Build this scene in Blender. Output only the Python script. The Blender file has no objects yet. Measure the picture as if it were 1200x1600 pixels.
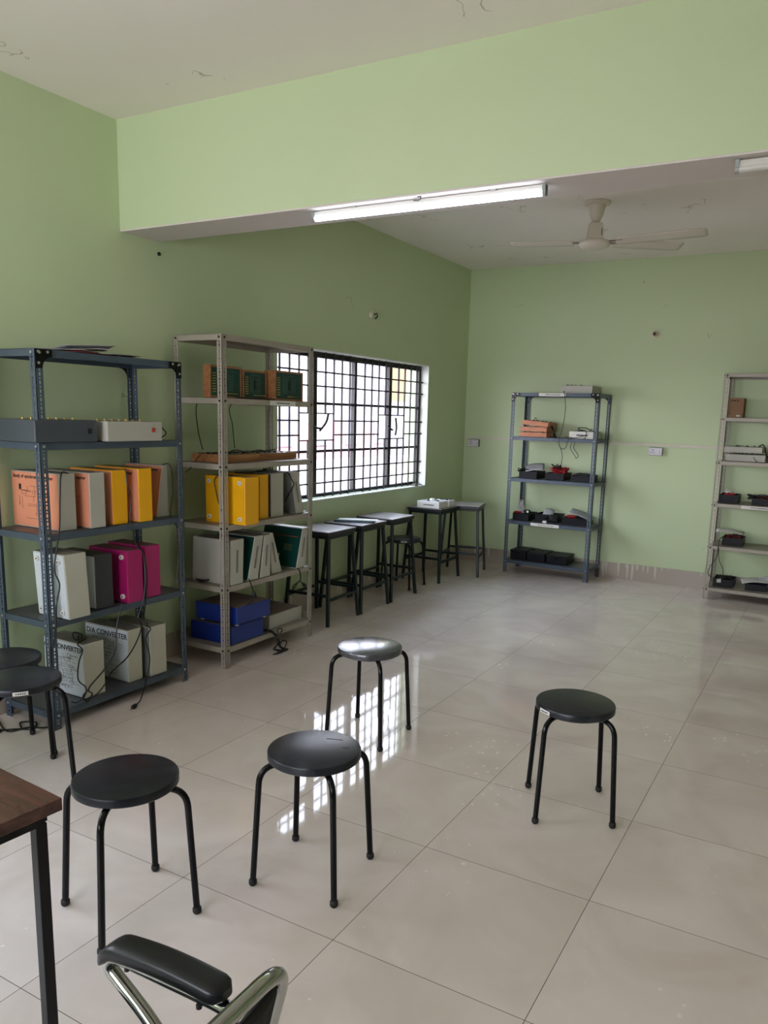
import bpy, bmesh, math, random
from mathutils import Vector, Matrix
random.seed(7)
SC = bpy.context.scene
COL = SC.collection
PI = math.pi

# ------------------------------------------------------------ camera
F_PX = 1213.3
cam_d = bpy.data.cameras.new('camera'); cam = bpy.data.objects.new('camera', cam_d); COL.objects.link(cam)
cam_d.sensor_fit = 'VERTICAL'; cam_d.sensor_height = 36.0; cam_d.sensor_width = 27.0
cam_d.lens = F_PX / 1600 * 36.0
cam_d.shift_x = (600 - 631.76) / 1600; cam_d.shift_y = (868.95 - 800) / 1600
cam_d.clip_start = 0.02
pitch, yaw, roll = 0.1801, -0.5043, 0.0294
cp, sp, cy, sy = math.cos(pitch), math.sin(pitch), math.cos(yaw), math.sin(yaw)
fwd = Vector((sy*cp, cy*cp, -sp)); rt = Vector((cy, -sy, 0)); up = rt.cross(fwd)
r2 = rt*math.cos(roll) + up*math.sin(roll); u2 = -rt*math.sin(roll) + up*math.cos(roll)
m = Matrix(((r2.x, u2.x, -fwd.x), (r2.y, u2.y, -fwd.y), (r2.z, u2.z, -fwd.z))).to_4x4()
m.translation = Vector((3.601, 0.0, 1.567))
cam.matrix_world = m
SC.camera = cam

# ------------------------------------------------------------ colour management, world and daylight
SC.view_settings.view_transform = 'Standard'; SC.view_settings.look = 'None'
SC.view_settings.gamma = 1.0; SC.view_settings.use_curve_mapping = False
SC.view_settings.exposure = 0.66
try:
    SC.cycles.use_denoising = True
    SC.cycles.max_bounces = 10; SC.cycles.diffuse_bounces = 6; SC.cycles.glossy_bounces = 4
    SC.cycles.transparent_max_bounces = 24
    SC.cycles.sample_clamp_indirect = 6.0
    SC.cycles.caustics_reflective = False; SC.cycles.caustics_refractive = False
except Exception:
    pass
SKY_STRENGTH = 9.0
world = bpy.data.worlds.new('sky'); SC.world = world; world.use_nodes = True
wn = world.node_tree.nodes; wl = world.node_tree.links
bg = wn['Background']; bg.inputs[1].default_value = SKY_STRENGTH
tc = wn.new('ShaderNodeTexCoord'); sx = wn.new('ShaderNodeSeparateXYZ'); rmp = wn.new('ShaderNodeValToRGB')
wl.new(tc.outputs['Generated'], sx.inputs[0]); wl.new(sx.outputs[2], rmp.inputs[0])
rmp.color_ramp.elements[0].position = 0.0; rmp.color_ramp.elements[0].color = (0.96, 0.94, 1.0, 1)
rmp.color_ramp.elements[1].position = 0.8; rmp.color_ramp.elements[1].color = (0.62, 0.77, 1.0, 1)
wl.new(rmp.outputs[0], bg.inputs[0])
sun_d = bpy.data.lights.new('sun', 'SUN'); sun_d.energy = 25.0; sun_d.angle = 0.02; sun_d.color = (1.0, 0.96, 0.9)
sun = bpy.data.objects.new('sun', sun_d); COL.objects.link(sun)
sun.rotation_euler = Vector((-0.50, 0.06, -0.86)).to_track_quat('-Z', 'Y').to_euler()
# openings that daylight comes through: (axis, plane, a0, a1, z0, z1, inward sign)
ROOM_X1, ROOM_Y0, ROOM_Y1, CEIL = 7.0, -2.0, 7.80, 3.082
OPENINGS = [('x', 0.0, 4.545, 6.91, 0.873, 2.045, 1),
            ('x', 0.0, -0.80, 1.57, 0.873, 2.045, 1),
            ('y', ROOM_Y0, 0.35, 3.2, 0.85, 2.4, 1)]
for ax, pl, a0, a1, z0, z1, sg in OPENINGS:
    ld = bpy.data.lights.new('daylight_portal', 'AREA'); ld.shape = 'RECTANGLE'
    ld.size = a1-a0; ld.size_y = z1-z0
    ld.cycles.is_portal = True
    lo = bpy.data.objects.new('daylight_portal', ld); COL.objects.link(lo)
    zc = (z0+z1)/2
    if ax == 'x':
        lo.location = (pl - sg*0.14, (a0+a1)/2, zc); lo.rotation_euler = (0, -sg*PI/2, 0)
        ld.size, ld.size_y = z1-z0, a1-a0
    else:
        lo.location = ((a0+a1)/2, pl - sg*0.14, zc); lo.rotation_euler = (sg*PI/2, 0, 0)

# ------------------------------------------------------------ materials
def lin(c):
    return tuple(((v/255)/12.92 if v/255 <= 0.04045 else ((v/255+0.055)/1.055)**2.4) for v in c) + (1,)
MATS = {}
def mat(name, rgb, rough=0.5, metal=0.0, var=0.06, scale=8.0, bump=0.0, spec=0.5, rvar=0.0, dust=0.0):
    if name in MATS: return MATS[name]
    mt = bpy.data.materials.new(name); mt.use_nodes = True
    n = mt.node_tree.nodes; l = mt.node_tree.links; b = n['Principled BSDF']
    b.inputs['Roughness'].default_value = rough; b.inputs['Metallic'].default_value = metal
    b.inputs['Specular IOR Level'].default_value = spec
    c = lin(rgb)
    t = n.new('ShaderNodeTexCoord'); ns = n.new('ShaderNodeTexNoise'); ns.inputs['Scale'].default_value = scale
    ns.inputs['Detail'].default_value = 4
    l.new(t.outputs['Object'], ns.inputs['Vector'])
    mx = n.new('ShaderNodeMix'); mx.data_type = 'RGBA'
    mx.inputs[6].default_value = tuple(v*(1-var) for v in c[:3])+(1,)
    mx.inputs[7].default_value = tuple(min(1, v*(1+var)) for v in c[:3])+(1,)
    l.new(ns.outputs['Fac'], mx.inputs[0]); l.new(mx.outputs[2], b.inputs['Base Color'])
    if bump:
        bp = n.new('ShaderNodeBump'); bp.inputs['Strength'].default_value = bump; bp.inputs['Distance'].default_value = 0.002
        l.new(ns.outputs['Fac'], bp.inputs['Height']); l.new(bp.outputs[0], b.inputs['Normal'])
    if rvar:
        mr = n.new('ShaderNodeMapRange'); mr.inputs[3].default_value = max(0.02, rough-rvar); mr.inputs[4].default_value = rough+rvar
        l.new(ns.outputs['Fac'], mr.inputs[0]); l.new(mr.outputs[0], b.inputs['Roughness'])
    if dust:   # a layer of brown dust settled on the upward-facing sides
        g = n.new('ShaderNodeNewGeometry'); sz = n.new('ShaderNodeSeparateXYZ'); l.new(g.outputs['Normal'], sz.inputs[0])
        d2 = n.new('ShaderNodeTexNoise'); d2.inputs['Scale'].default_value = 14; l.new(t.outputs['Object'], d2.inputs['Vector'])
        a = n.new('ShaderNodeMapRange'); a.inputs[1].default_value = 0.75; a.inputs[2].default_value = 0.98; a.inputs[4].default_value = dust; l.new(sz.outputs[2], a.inputs[0])
        k = n.new('ShaderNodeMath'); k.operation = 'MULTIPLY'; l.new(a.outputs[0], k.inputs[0])
        kk = n.new('ShaderNodeMapRange'); kk.inputs[1].default_value = 0.3; kk.inputs[2].default_value = 0.6; kk.inputs[3].default_value = 0.65; l.new(d2.outputs['Fac'], kk.inputs[0]); l.new(kk.outputs[0], k.inputs[1])
        m3 = n.new('ShaderNodeMix'); m3.data_type = 'RGBA'; l.new(k.outputs[0], m3.inputs[0]); l.new(mx.outputs[2], m3.inputs[6]); m3.inputs[7].default_value = lin((104, 90, 80))
        l.new(m3.outputs[2], b.inputs['Base Color'])
    MATS[name] = mt
    return mt

def perforated(name, rgb, rough=0.45):
    """painted slotted angle: real see-through holes cut with a mask along the flange"""
    mt = mat(name, rgb, rough, 0.1, 0.10, 14)
    n = mt.node_tree.nodes; l = mt.node_tree.links; b = n['Principled BSDF']; out = n['Material Output']
    uv = n.new('ShaderNodeUVMap'); s = n.new('ShaderNodeSeparateXYZ'); l.new(uv.outputs[0], s.inputs[0])
    def M(op, a, bb=None, c=None):
        q = n.new('ShaderNodeMath'); q.operation = op
        for i, v in enumerate((a, bb, c)):
            if v is None: continue
            if isinstance(v, (int, float)): q.inputs[i].default_value = v
            else: l.new(v, q.inputs[i])
        return q.outputs[0]
    P = 0.038
    t = M('MULTIPLY', M('FRACT', M('DIVIDE', s.outputs[1], P)), P)
    du = M('SUBTRACT', s.outputs[0], 0.021)
    d1 = M('ABSOLUTE', M('SUBTRACT', t, 0.0095))
    d2 = M('MAXIMUM', M('SUBTRACT', M('ABSOLUTE', M('SUBTRACT', t, 0.0285)), 0.0042), 0.0)
    dd = M('MINIMUM', d1, d2)
    r = M('SQRT', M('ADD', M('MULTIPLY', du, du), M('MULTIPLY', dd, dd)))
    hole = M('LESS_THAN', r, 0.0048)
    tr = n.new('ShaderNodeBsdfTransparent'); ms = n.new('ShaderNodeMixShader')
    l.new(hole, ms.inputs[0]); l.new(b.outputs[0], ms.inputs[1]); l.new(tr.outputs[0], ms.inputs[2])
    l.new(ms.outputs[0], out.inputs[0])
    return mt

def wall_material():
    mt = mat('green_wall_paint', (193, 208, 169), 0.55, 0, 0.035, 1.3, bump=0.05)
    n = mt.node_tree.nodes; l = mt.node_tree.links; b = n['Principled BSDF']
    # sparse small scuffs and hairline cracks in the paint
    src = b.inputs['Base Color'].links[0].from_socket
    t = n.new('ShaderNodeTexCoord'); v = n.new('ShaderNodeTexVoronoi'); v.inputs['Scale'].default_value = 1.6
    v.feature = 'F1'; l.new(t.outputs['Object'], v.inputs['Vector'])
    w = n.new('ShaderNodeTexNoise'); w.inputs['Scale'].default_value = 55; l.new(t.outputs['Object'], w.inputs['Vector'])
    a = n.new('ShaderNodeMath'); a.operation = 'MULTIPLY_ADD'; l.new(w.outputs['Fac'], a.inputs[0]); a.inputs[1].default_value = 0.09
    l.new(v.outputs['Distance'], a.inputs[2])
    c = n.new('ShaderNodeMath'); c.operation = 'LESS_THAN'; l.new(a.outputs[0], c.inputs[0]); c.inputs[1].default_value = 0.052
    mx = n.new('ShaderNodeMix'); mx.data_type = 'RGBA'; l.new(c.outputs[0], mx.inputs[0])
    l.new(src, mx.inputs[6]); mx.inputs[7].default_value = lin((160, 166, 128))
    l.new(mx.outputs[2], b.inputs['Base Color'])
    return mt

def floor_material():
    mt = bpy.data.materials.new('polished_vitrified_tile'); mt.use_nodes = True
    n = mt.node_tree.nodes; l = mt.node_tree.links; b = n['Principled BSDF']
    t = n.new('ShaderNodeTexCoord'); s = n.new('ShaderNodeSeparateXYZ'); l.new(t.outputs['Object'], s.inputs[0])
    def M(op, a, bb=None, c=None):
        q = n.new('ShaderNodeMath'); q.operation = op
        for i, v in enumerate((a, bb, c)):
            if v is None: continue
            if isinstance(v, (int, float)): q.inputs[i].default_value = v
            else: l.new(v, q.inputs[i])
        return q.outputs[0]
    tx = M('DIVIDE', M('SUBTRACT', s.outputs[0], 3.040-0.61*20), 0.6125)
    ty = M('DIVIDE', M('SUBTRACT', s.outputs[1], 1.750-0.605*20), 0.605)
    tx = M('DIVIDE', M('ADD', M('SUBTRACT', s.outputs[0], 3.040), 0.6125*20), 0.6125)
    ty = M('DIVIDE', M('ADD', M('SUBTRACT', s.outputs[1], 1.750), 0.605*20), 0.605)
    def edge(q):
        f = M('FRACT', q); return M('MINIMUM', f, M('SUBTRACT', 1.0, f))
    e = M('MINIMUM', edge(tx), edge(ty))
    grout = M('LESS_THAN', e, 0.0019)
    cid = n.new('ShaderNodeCombineXYZ'); l.new(M('FLOOR', tx), cid.inputs[0]); l.new(M('FLOOR', ty), cid.inputs[1])
    wn_ = n.new('ShaderNodeTexWhiteNoise'); l.new(cid.outputs[0], wn_.inputs['Vector'])
    off = n.new('ShaderNodeVectorMath'); off.operation = 'MULTIPLY_ADD'
    l.new(wn_.outputs['Color'], off.inputs[0]); off.inputs[1].default_value = (9, 9, 9); l.new(t.outputs['Object'], off.inputs[2])
    ns = n.new('ShaderNodeTexNoise'); ns.inputs['Scale'].default_value = 2.2; ns.inputs['Detail'].default_value = 7
    ns.inputs['Distortion'].default_value = 1.6; l.new(off.outputs[0], ns.inputs['Vector'])
    cr = n.new('ShaderNodeValToRGB'); l.new(ns.outputs['Fac'], cr.inputs[0])
    cr.color_ramp.elements[0].position = 0.3; cr.color_ramp.elements[0].color = lin((209, 195, 185))
    cr.color_ramp.elements[1].position = 0.72; cr.color_ramp.elements[1].color = lin((223, 211, 203))
    # dried paint and plaster specks
    vo = n.new('ShaderNodeTexVoronoi'); vo.inputs['Scale'].default_value = 22; l.new(t.outputs['Object'], vo.inputs['Vector'])
    n2 = n.new('ShaderNodeTexNoise'); n2.inputs['Scale'].default_value = 1.4; l.new(t.outputs['Object'], n2.inputs['Vector'])
    n3 = n.new('ShaderNodeTexNoise'); n3.inputs['Scale'].default_value = 60; l.new(t.outputs['Object'], n3.inputs['Vector'])
    thr = M('MULTIPLY', M('MAXIMUM', M('SUBTRACT', n2.outputs['Fac'], 0.47), 0.0), 0.9)
    sp_ = M('LESS_THAN', M('MULTIPLY_ADD', n3.outputs['Fac'], 0.10, vo.outputs['Distance']), M('ADD', thr, 0.04))
    m1 = n.new('ShaderNodeMix'); m1.data_type = 'RGBA'; l.new(M('MULTIPLY', sp_, 0.75), m1.inputs[0]); l.new(cr.outputs[0], m1.inputs[6]); m1.inputs[7].default_value = lin((222, 218, 208))
    m2 = n.new('ShaderNodeMix'); m2.data_type = 'RGBA'; l.new(grout, m2.inputs[0]); l.new(m1.outputs[2], m2.inputs[6]); m2.inputs[7].default_value = lin((96, 84, 76))
    l.new(m2.outputs[2], b.inputs['Base Color'])
    rr = M('ADD', M('MULTIPLY_ADD', sp_, 0.35, 0.022), M('MULTIPLY', n2.outputs['Fac'], 0.045))
    l.new(M('ADD', rr, M('MULTIPLY', grout, 0.5)), b.inputs['Roughness'])
    b.inputs['IOR'].default_value = 1.52; b.inputs['Specular IOR Level'].default_value = 0.32
    # each tile lies a hair out of level, with a faint polish ripple
    nb = n.new('ShaderNodeTexNoise'); nb.inputs['Scale'].default_value = 3.0; l.new(off.outputs[0], nb.inputs['Vector'])
    bp = n.new('ShaderNodeBump'); bp.inputs['Strength'].default_value = 0.008; bp.inputs['Distance'].default_value = 0.01
    l.new(nb.outputs['Fac'], bp.inputs['Height']); l.new(bp.outputs[0], b.inputs['Normal'])
    return mt

def skirting_material():
    mt = mat('skirting_tile', (168, 156, 144), 0.3, 0, 0.05, 3)
    n = mt.node_tree.nodes; l = mt.node_tree.links; b = n['Principled BSDF']
    src = b.inputs['Base Color'].links[0].from_socket
    t = n.new('ShaderNodeTexCoord'); mp = n.new('ShaderNodeMapping'); mp.inputs['Scale'].default_value = (26, 26, 1.6)
    l.new(t.outputs['Object'], mp.inputs[0]); ns = n.new('ShaderNodeTexNoise'); ns.inputs['Scale'].default_value = 1.0; ns.inputs['Detail'].default_value = 1
    l.new(mp.outputs[0], ns.inputs['Vector'])
    n4 = n.new('ShaderNodeTexNoise'); n4.inputs['Scale'].default_value = 1.1; l.new(t.outputs['Object'], n4.inputs['Vector'])
    s = n.new('ShaderNodeSeparateXYZ'); l.new(t.outputs['Object'], s.inputs[0])
    # white paint runs, longer near the top
    a = n.new('ShaderNodeMath'); a.operation = 'MULTIPLY_ADD'; l.new(s.outputs[2], a.inputs[0]); a.inputs[1].default_value = 1.3; l.new(ns.outputs['Fac'], a.inputs[2])
    a2 = n.new('ShaderNodeMath'); a2.operation = 'MULTIPLY_ADD'; l.new(n4.outputs['Fac'], a2.inputs[0]); a2.inputs[1].default_value = 0.5; l.new(a.outputs[0], a2.inputs[2])
    g = n.new('ShaderNodeMath'); g.operation = 'GREATER_THAN'; l.new(a2.outputs[0], g.inputs[0]); g.inputs[1].default_value = 1.03
    mx = n.new('ShaderNodeMix'); mx.data_type = 'RGBA'; l.new(g.outputs[0], mx.inputs[0]); l.new(src, mx.inputs[6]); mx.inputs[7].default_value = lin((196, 192, 180))
    l.new(mx.outputs[2], b.inputs['Base Color'])
    return mt

def wood_material(name, c1, c2, rough=0.35, sc=3.0, axis=0):
    mt = bpy.data.materials.new(name); mt.use_nodes = True
    n = mt.node_tree.nodes; l = mt.node_tree.links; b = n['Principled BSDF']
    t = n.new('ShaderNodeTexCoord'); mp = n.new('ShaderNodeMapping')
    scl = [sc*9, sc*9, sc*9]; scl[axis] = sc; mp.inputs['Scale'].default_value = scl
    l.new(t.outputs['Object'], mp.inputs[0])
    ns = n.new('ShaderNodeTexNoise'); ns.inputs['Scale'].default_value = 1; ns.inputs['Detail'].default_value = 6; ns.inputs['Distortion'].default_value = 0.7
    l.new(mp.outputs[0], ns.inputs['Vector'])
    cr = n.new('ShaderNodeValToRGB'); l.new(ns.outputs['Fac'], cr.inputs[0])
    cr.color_ramp.elements[0].position = 0.35; cr.color_ramp.elements[0].color = lin(c1)
    cr.color_ramp.elements[1].position = 0.68; cr.color_ramp.elements[1].color = lin(c2)
    l.new(cr.outputs[0], b.inputs['Base Color']); b.inputs['Roughness'].default_value = rough
    MATS[name] = mt
    return mt

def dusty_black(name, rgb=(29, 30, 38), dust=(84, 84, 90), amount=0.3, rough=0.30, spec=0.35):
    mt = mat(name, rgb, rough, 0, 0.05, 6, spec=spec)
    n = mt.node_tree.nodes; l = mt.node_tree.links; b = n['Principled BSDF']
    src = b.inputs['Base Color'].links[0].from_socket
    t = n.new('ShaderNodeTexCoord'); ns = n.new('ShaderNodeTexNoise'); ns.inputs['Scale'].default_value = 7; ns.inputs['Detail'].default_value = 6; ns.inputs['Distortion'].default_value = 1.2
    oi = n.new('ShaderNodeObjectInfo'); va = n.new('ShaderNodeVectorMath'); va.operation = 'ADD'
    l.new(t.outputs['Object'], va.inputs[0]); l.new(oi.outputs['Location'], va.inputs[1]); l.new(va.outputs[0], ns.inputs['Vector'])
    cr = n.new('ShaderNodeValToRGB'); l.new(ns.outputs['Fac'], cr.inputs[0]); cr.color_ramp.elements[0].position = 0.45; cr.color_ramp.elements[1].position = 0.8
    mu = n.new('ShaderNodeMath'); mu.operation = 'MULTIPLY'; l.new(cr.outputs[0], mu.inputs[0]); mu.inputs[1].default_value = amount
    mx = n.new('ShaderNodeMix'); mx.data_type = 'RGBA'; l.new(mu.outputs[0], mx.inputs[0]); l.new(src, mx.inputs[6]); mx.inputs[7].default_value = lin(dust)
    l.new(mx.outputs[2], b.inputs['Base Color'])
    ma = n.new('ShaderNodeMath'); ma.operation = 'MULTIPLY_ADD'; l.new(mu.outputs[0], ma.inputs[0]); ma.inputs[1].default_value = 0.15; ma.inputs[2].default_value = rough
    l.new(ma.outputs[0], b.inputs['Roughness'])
    return mt

def emit_material(name, rgb, strength):
    mt = bpy.data.materials.new(name); mt.use_nodes = True
    b = mt.node_tree.nodes['Principled BSDF']; b.inputs['Base Color'].default_value = lin(rgb)
    b.inputs['Emission Color'].default_value = lin(rgb); b.inputs['Emission Strength'].default_value = strength
    MATS[name] = mt
    return mt

def glass_material(name, refl=0.08, tint=(1, 1, 1)):
    mt = bpy.data.materials.new(name); mt.use_nodes = True
    n = mt.node_tree.nodes; l = mt.node_tree.links; n.remove(n['Principled BSDF']); out = n['Material Output']
    tr = n.new('ShaderNodeBsdfTransparent'); tr.inputs[0].default_value = (*tint, 1)
    gl = n.new('ShaderNodeBsdfGlossy'); gl.inputs['Roughness'].default_value = 0.03
    fr = n.new('ShaderNodeFresnel'); fr.inputs[0].default_value = 1.45
    ms = n.new('ShaderNodeMixShader'); gm = n.new('ShaderNodeNewGeometry'); iv = n.new('ShaderNodeMath'); iv.operation = 'MULTIPLY_ADD'; iv.inputs[1].default_value = -1.0; iv.inputs[2].default_value = 1.0
    l.new(gm.outputs['Backfacing'], iv.inputs[0]); mf = n.new('ShaderNodeMath'); mf.operation = 'MULTIPLY'; l.new(fr.outputs[0], mf.inputs[0]); l.new(iv.outputs[0], mf.inputs[1])
    l.new(mf.outputs[0], ms.inputs[0]); l.new(tr.outputs[0], ms.inputs[1]); l.new(gl.outputs[0], ms.inputs[2])
    l.new(ms.outputs[0], out.inputs[0]); MATS[name] = mt
    return mt

WALL = wall_material(); FLOOR = floor_material(); SKIRT = skirting_material()
CEILM = mat('ceiling_whitewash', (240, 233, 226), 0.8, 0, 0.03, 1.2, bump=0.05)
def add_cracks(mt, col, scale, thr):
    n = mt.node_tree.nodes; l = mt.node_tree.links; b = n['Principled BSDF']; src = b.inputs['Base Color'].links[0].from_socket
    t = n.new('ShaderNodeTexCoord'); w = n.new('ShaderNodeTexNoise'); w.inputs['Scale'].default_value = 5; l.new(t.outputs['Object'], w.inputs['Vector'])
    va = n.new('ShaderNodeVectorMath'); va.operation = 'MULTIPLY_ADD'; l.new(w.outputs['Color'], va.inputs[0]); va.inputs[1].default_value = (.35, .35, .35); l.new(t.outputs['Object'], va.inputs[2])
    v = n.new('ShaderNodeTexVoronoi'); v.feature = 'DISTANCE_TO_EDGE'; v.inputs['Scale'].default_value = scale; l.new(va.outputs[0], v.inputs['Vector'])
    c = n.new('ShaderNodeMath'); c.operation = 'LESS_THAN'; l.new(v.outputs['Distance'], c.inputs[0]); c.inputs[1].default_value = 0.011
    w2 = n.new('ShaderNodeTexNoise'); w2.inputs['Scale'].default_value = 2.6; w2.inputs['Detail'].default_value = 3; l.new(t.outputs['Object'], w2.inputs['Vector'])
    g = n.new('ShaderNodeMath'); g.operation = 'GREATER_THAN'; l.new(w2.outputs['Fac'], g.inputs[0]); g.inputs[1].default_value = thr
    m_ = n.new('ShaderNodeMath'); m_.operation = 'MULTIPLY'; l.new(c.outputs[0], m_.inputs[0]); l.new(g.outputs[0], m_.inputs[1])
    k = n.new('ShaderNodeMath'); k.operation = 'MULTIPLY'; l.new(m_.outputs[0], k.inputs[0]); k.inputs[1].default_value = 0.5
    mx = n.new('ShaderNodeMix'); mx.data_type = 'RGBA'; l.new(k.outputs[0], mx.inputs[0]); l.new(src, mx.inputs[6]); mx.inputs[7].default_value = lin(col); l.new(mx.outputs[2], b.inputs['Base Color'])
add_cracks(CEILM, (130, 122, 104), 3.0, 0.62); add_cracks(WALL, (132, 142, 92), 4.0, 0.70)
BEAMB = mat('beam_soffit_paint', (214, 206, 202), 0.7, 0, 0.02, 1.2)
SILL = mat('sill_white_paint', (214, 220, 210), 0.5, 0, 0.04, 5)
SLATE = mat('slate_rack_paint', (72, 84, 98), 0.42, 0.15, 0.10, 14, dust=0.45)
SLATE_P = perforated('slate_slotted_angle', (74, 86, 100))
BEIGE = mat('beige_rack_paint', (160, 152, 140), 0.45, 0.1, 0.10, 14, dust=0.35)
BEIGE_P = perforated('beige_slotted_angle', (160, 152, 141))
BLACKP = mat('black_enamel', (11, 11, 14), 0.28, 0, 0.05, 9, spec=0.25)
SEATM = dusty_black('stool_seat_black')
TUBE = mat('stool_tube_black', (7, 7, 9), 0.2, 0, 0.05, 9, spec=0.25)
RUBBER = mat('black_rubber', (16, 15, 16), 0.6)
GREENLEG = mat('dark_green_enamel', (20, 31, 29), 0.38, 0, 0.08, 12, spec=0.28)
LABTOP = mat('grey_laminate_top', (158, 150, 156), 0.2, 0, 0.10, 10)
LABEDGE = mat('laminate_edge_black', (26, 25, 27), 0.4)
DESKTOP = wood_material('brown_laminate', (56, 32, 28), (96, 60, 52), 0.24, 1.6, 0)
DESKEDGE = wood_material('brown_laminate_edge', (44, 26, 22), (70, 44, 38), 0.3, 1.6, 0)
CHROME = mat('chrome', (176, 178, 176), 0.08, 1.0, 0.02, 20)
VINYL = mat('black_armrest_plastic', (17, 17, 19), 0.34, 0, 0.1, 40, bump=0.1, spec=0.35)
MESHB = mat('black_mesh_fabric', (24, 24, 25), 0.85, 0, 0.2, 90)
WHITE = mat('white_plastic', (216, 214, 208), 0.4, 0, 0.03, 10)
GREYW = mat('grey_white_case', (176, 174, 164), 0.42, 0, 0.04, 9, dust=0.75)
CREAM = mat('cream_case', (186, 184, 170), 0.42, 0, 0.04, 9, dust=0.75)
MIDGREY = mat('mid_grey_case', (120, 122, 120), 0.42, 0, 0.05, 9)
DARKGREY = mat('dark_grey_case', (66, 72, 80), 0.4, 0, 0.05, 9, dust=0.75)
CHAR = mat('charcoal_case', (52, 55, 60), 0.4, 0, 0.05, 9, dust=0.75)
SALMON = mat('salmon_panel', (226, 150, 118), 0.45, 0, 0.05, 5)
YELLOW = mat('yellow_case', (236, 172, 10), 0.38, 0, 0.04, 7, dust=0.75)
MAGENTA = mat('magenta_case', (166, 26, 98), 0.4, 0, 0.06, 7, dust=0.75)
BLUE = mat('blue_case', (22, 48, 128), 0.4, 0, 0.06, 7, dust=0.75)
PANELW = mat('white_panel', (206, 212, 218), 0.4, 0, 0.03, 8)
INK = mat('black_ink', (26, 26, 28), 0.6)
REDINK = mat('red_ink', (170, 60, 50), 0.6)
PCB = mat('green_circuit_board', (10, 62, 56), 0.35, 0, 0.25, 60)
PINE = wood_material('light_brown_wood', (138, 90, 54), (168, 118, 76), 0.45, 4.0, 1)
PINK_WOOD = wood_material('reddish_wood', (176, 108, 76), (206, 140, 104), 0.5, 4.0, 0)
DUSTTOP = mat('dusty_brown_top', (112, 92, 82), 0.75, 0, 0.15, 12)
CARD = mat('brown_cardboard', (142, 108, 80), 0.8, 0, 0.08, 8)
BIN = mat('black_bin_plastic', (18, 18, 25), 0.45, 0, 0.08, 10, spec=0.22)
CABLE = mat('black_cable', (16, 15, 15), 0.45)
REDW = mat('red_wire', (170, 24, 30), 0.45)
PAPER = mat('paper', (214, 212, 206), 0.8, 0, 0.05, 20)
PAPERG = mat('printed_paper', (168, 170, 172), 0.75, 0, 0.3, 45)
GOLD = mat('brass_terminal', (206, 176, 96), 0.35, 0.7)
STEEL = mat('bolt_steel', (186, 186, 182), 0.35, 0.7)
DBOLT = mat('bolt_dark', (46, 42, 40), 0.5, 0.4)
IVORY = mat('fan_ivory_enamel', (214, 206, 192), 0.32, 0, 0.03, 8)
IRON = mat('window_iron_brown', (30, 22, 24), 0.55, 0, 0.12, 30)
GRILLE = mat('grille_iron', (30, 26, 28), 0.55, 0, 0.12, 30)
GLASS = glass_material('window_glass')
CLEARP = mat('clear_plastic_bag', (206, 206, 206), 0.25, 0, 0.2, 30)
GREENF = mat('dark_green_folder', (22, 58, 62), 0.4)
REDF = mat('red_cover_paper', (150, 50, 52), 0.6)
LAMP_ON = emit_material('led_diffuser_lit', (232, 240, 255), 8.5)
LAMP_OFF = mat('led_diffuser_unlit', (206, 204, 198), 0.35)

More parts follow.
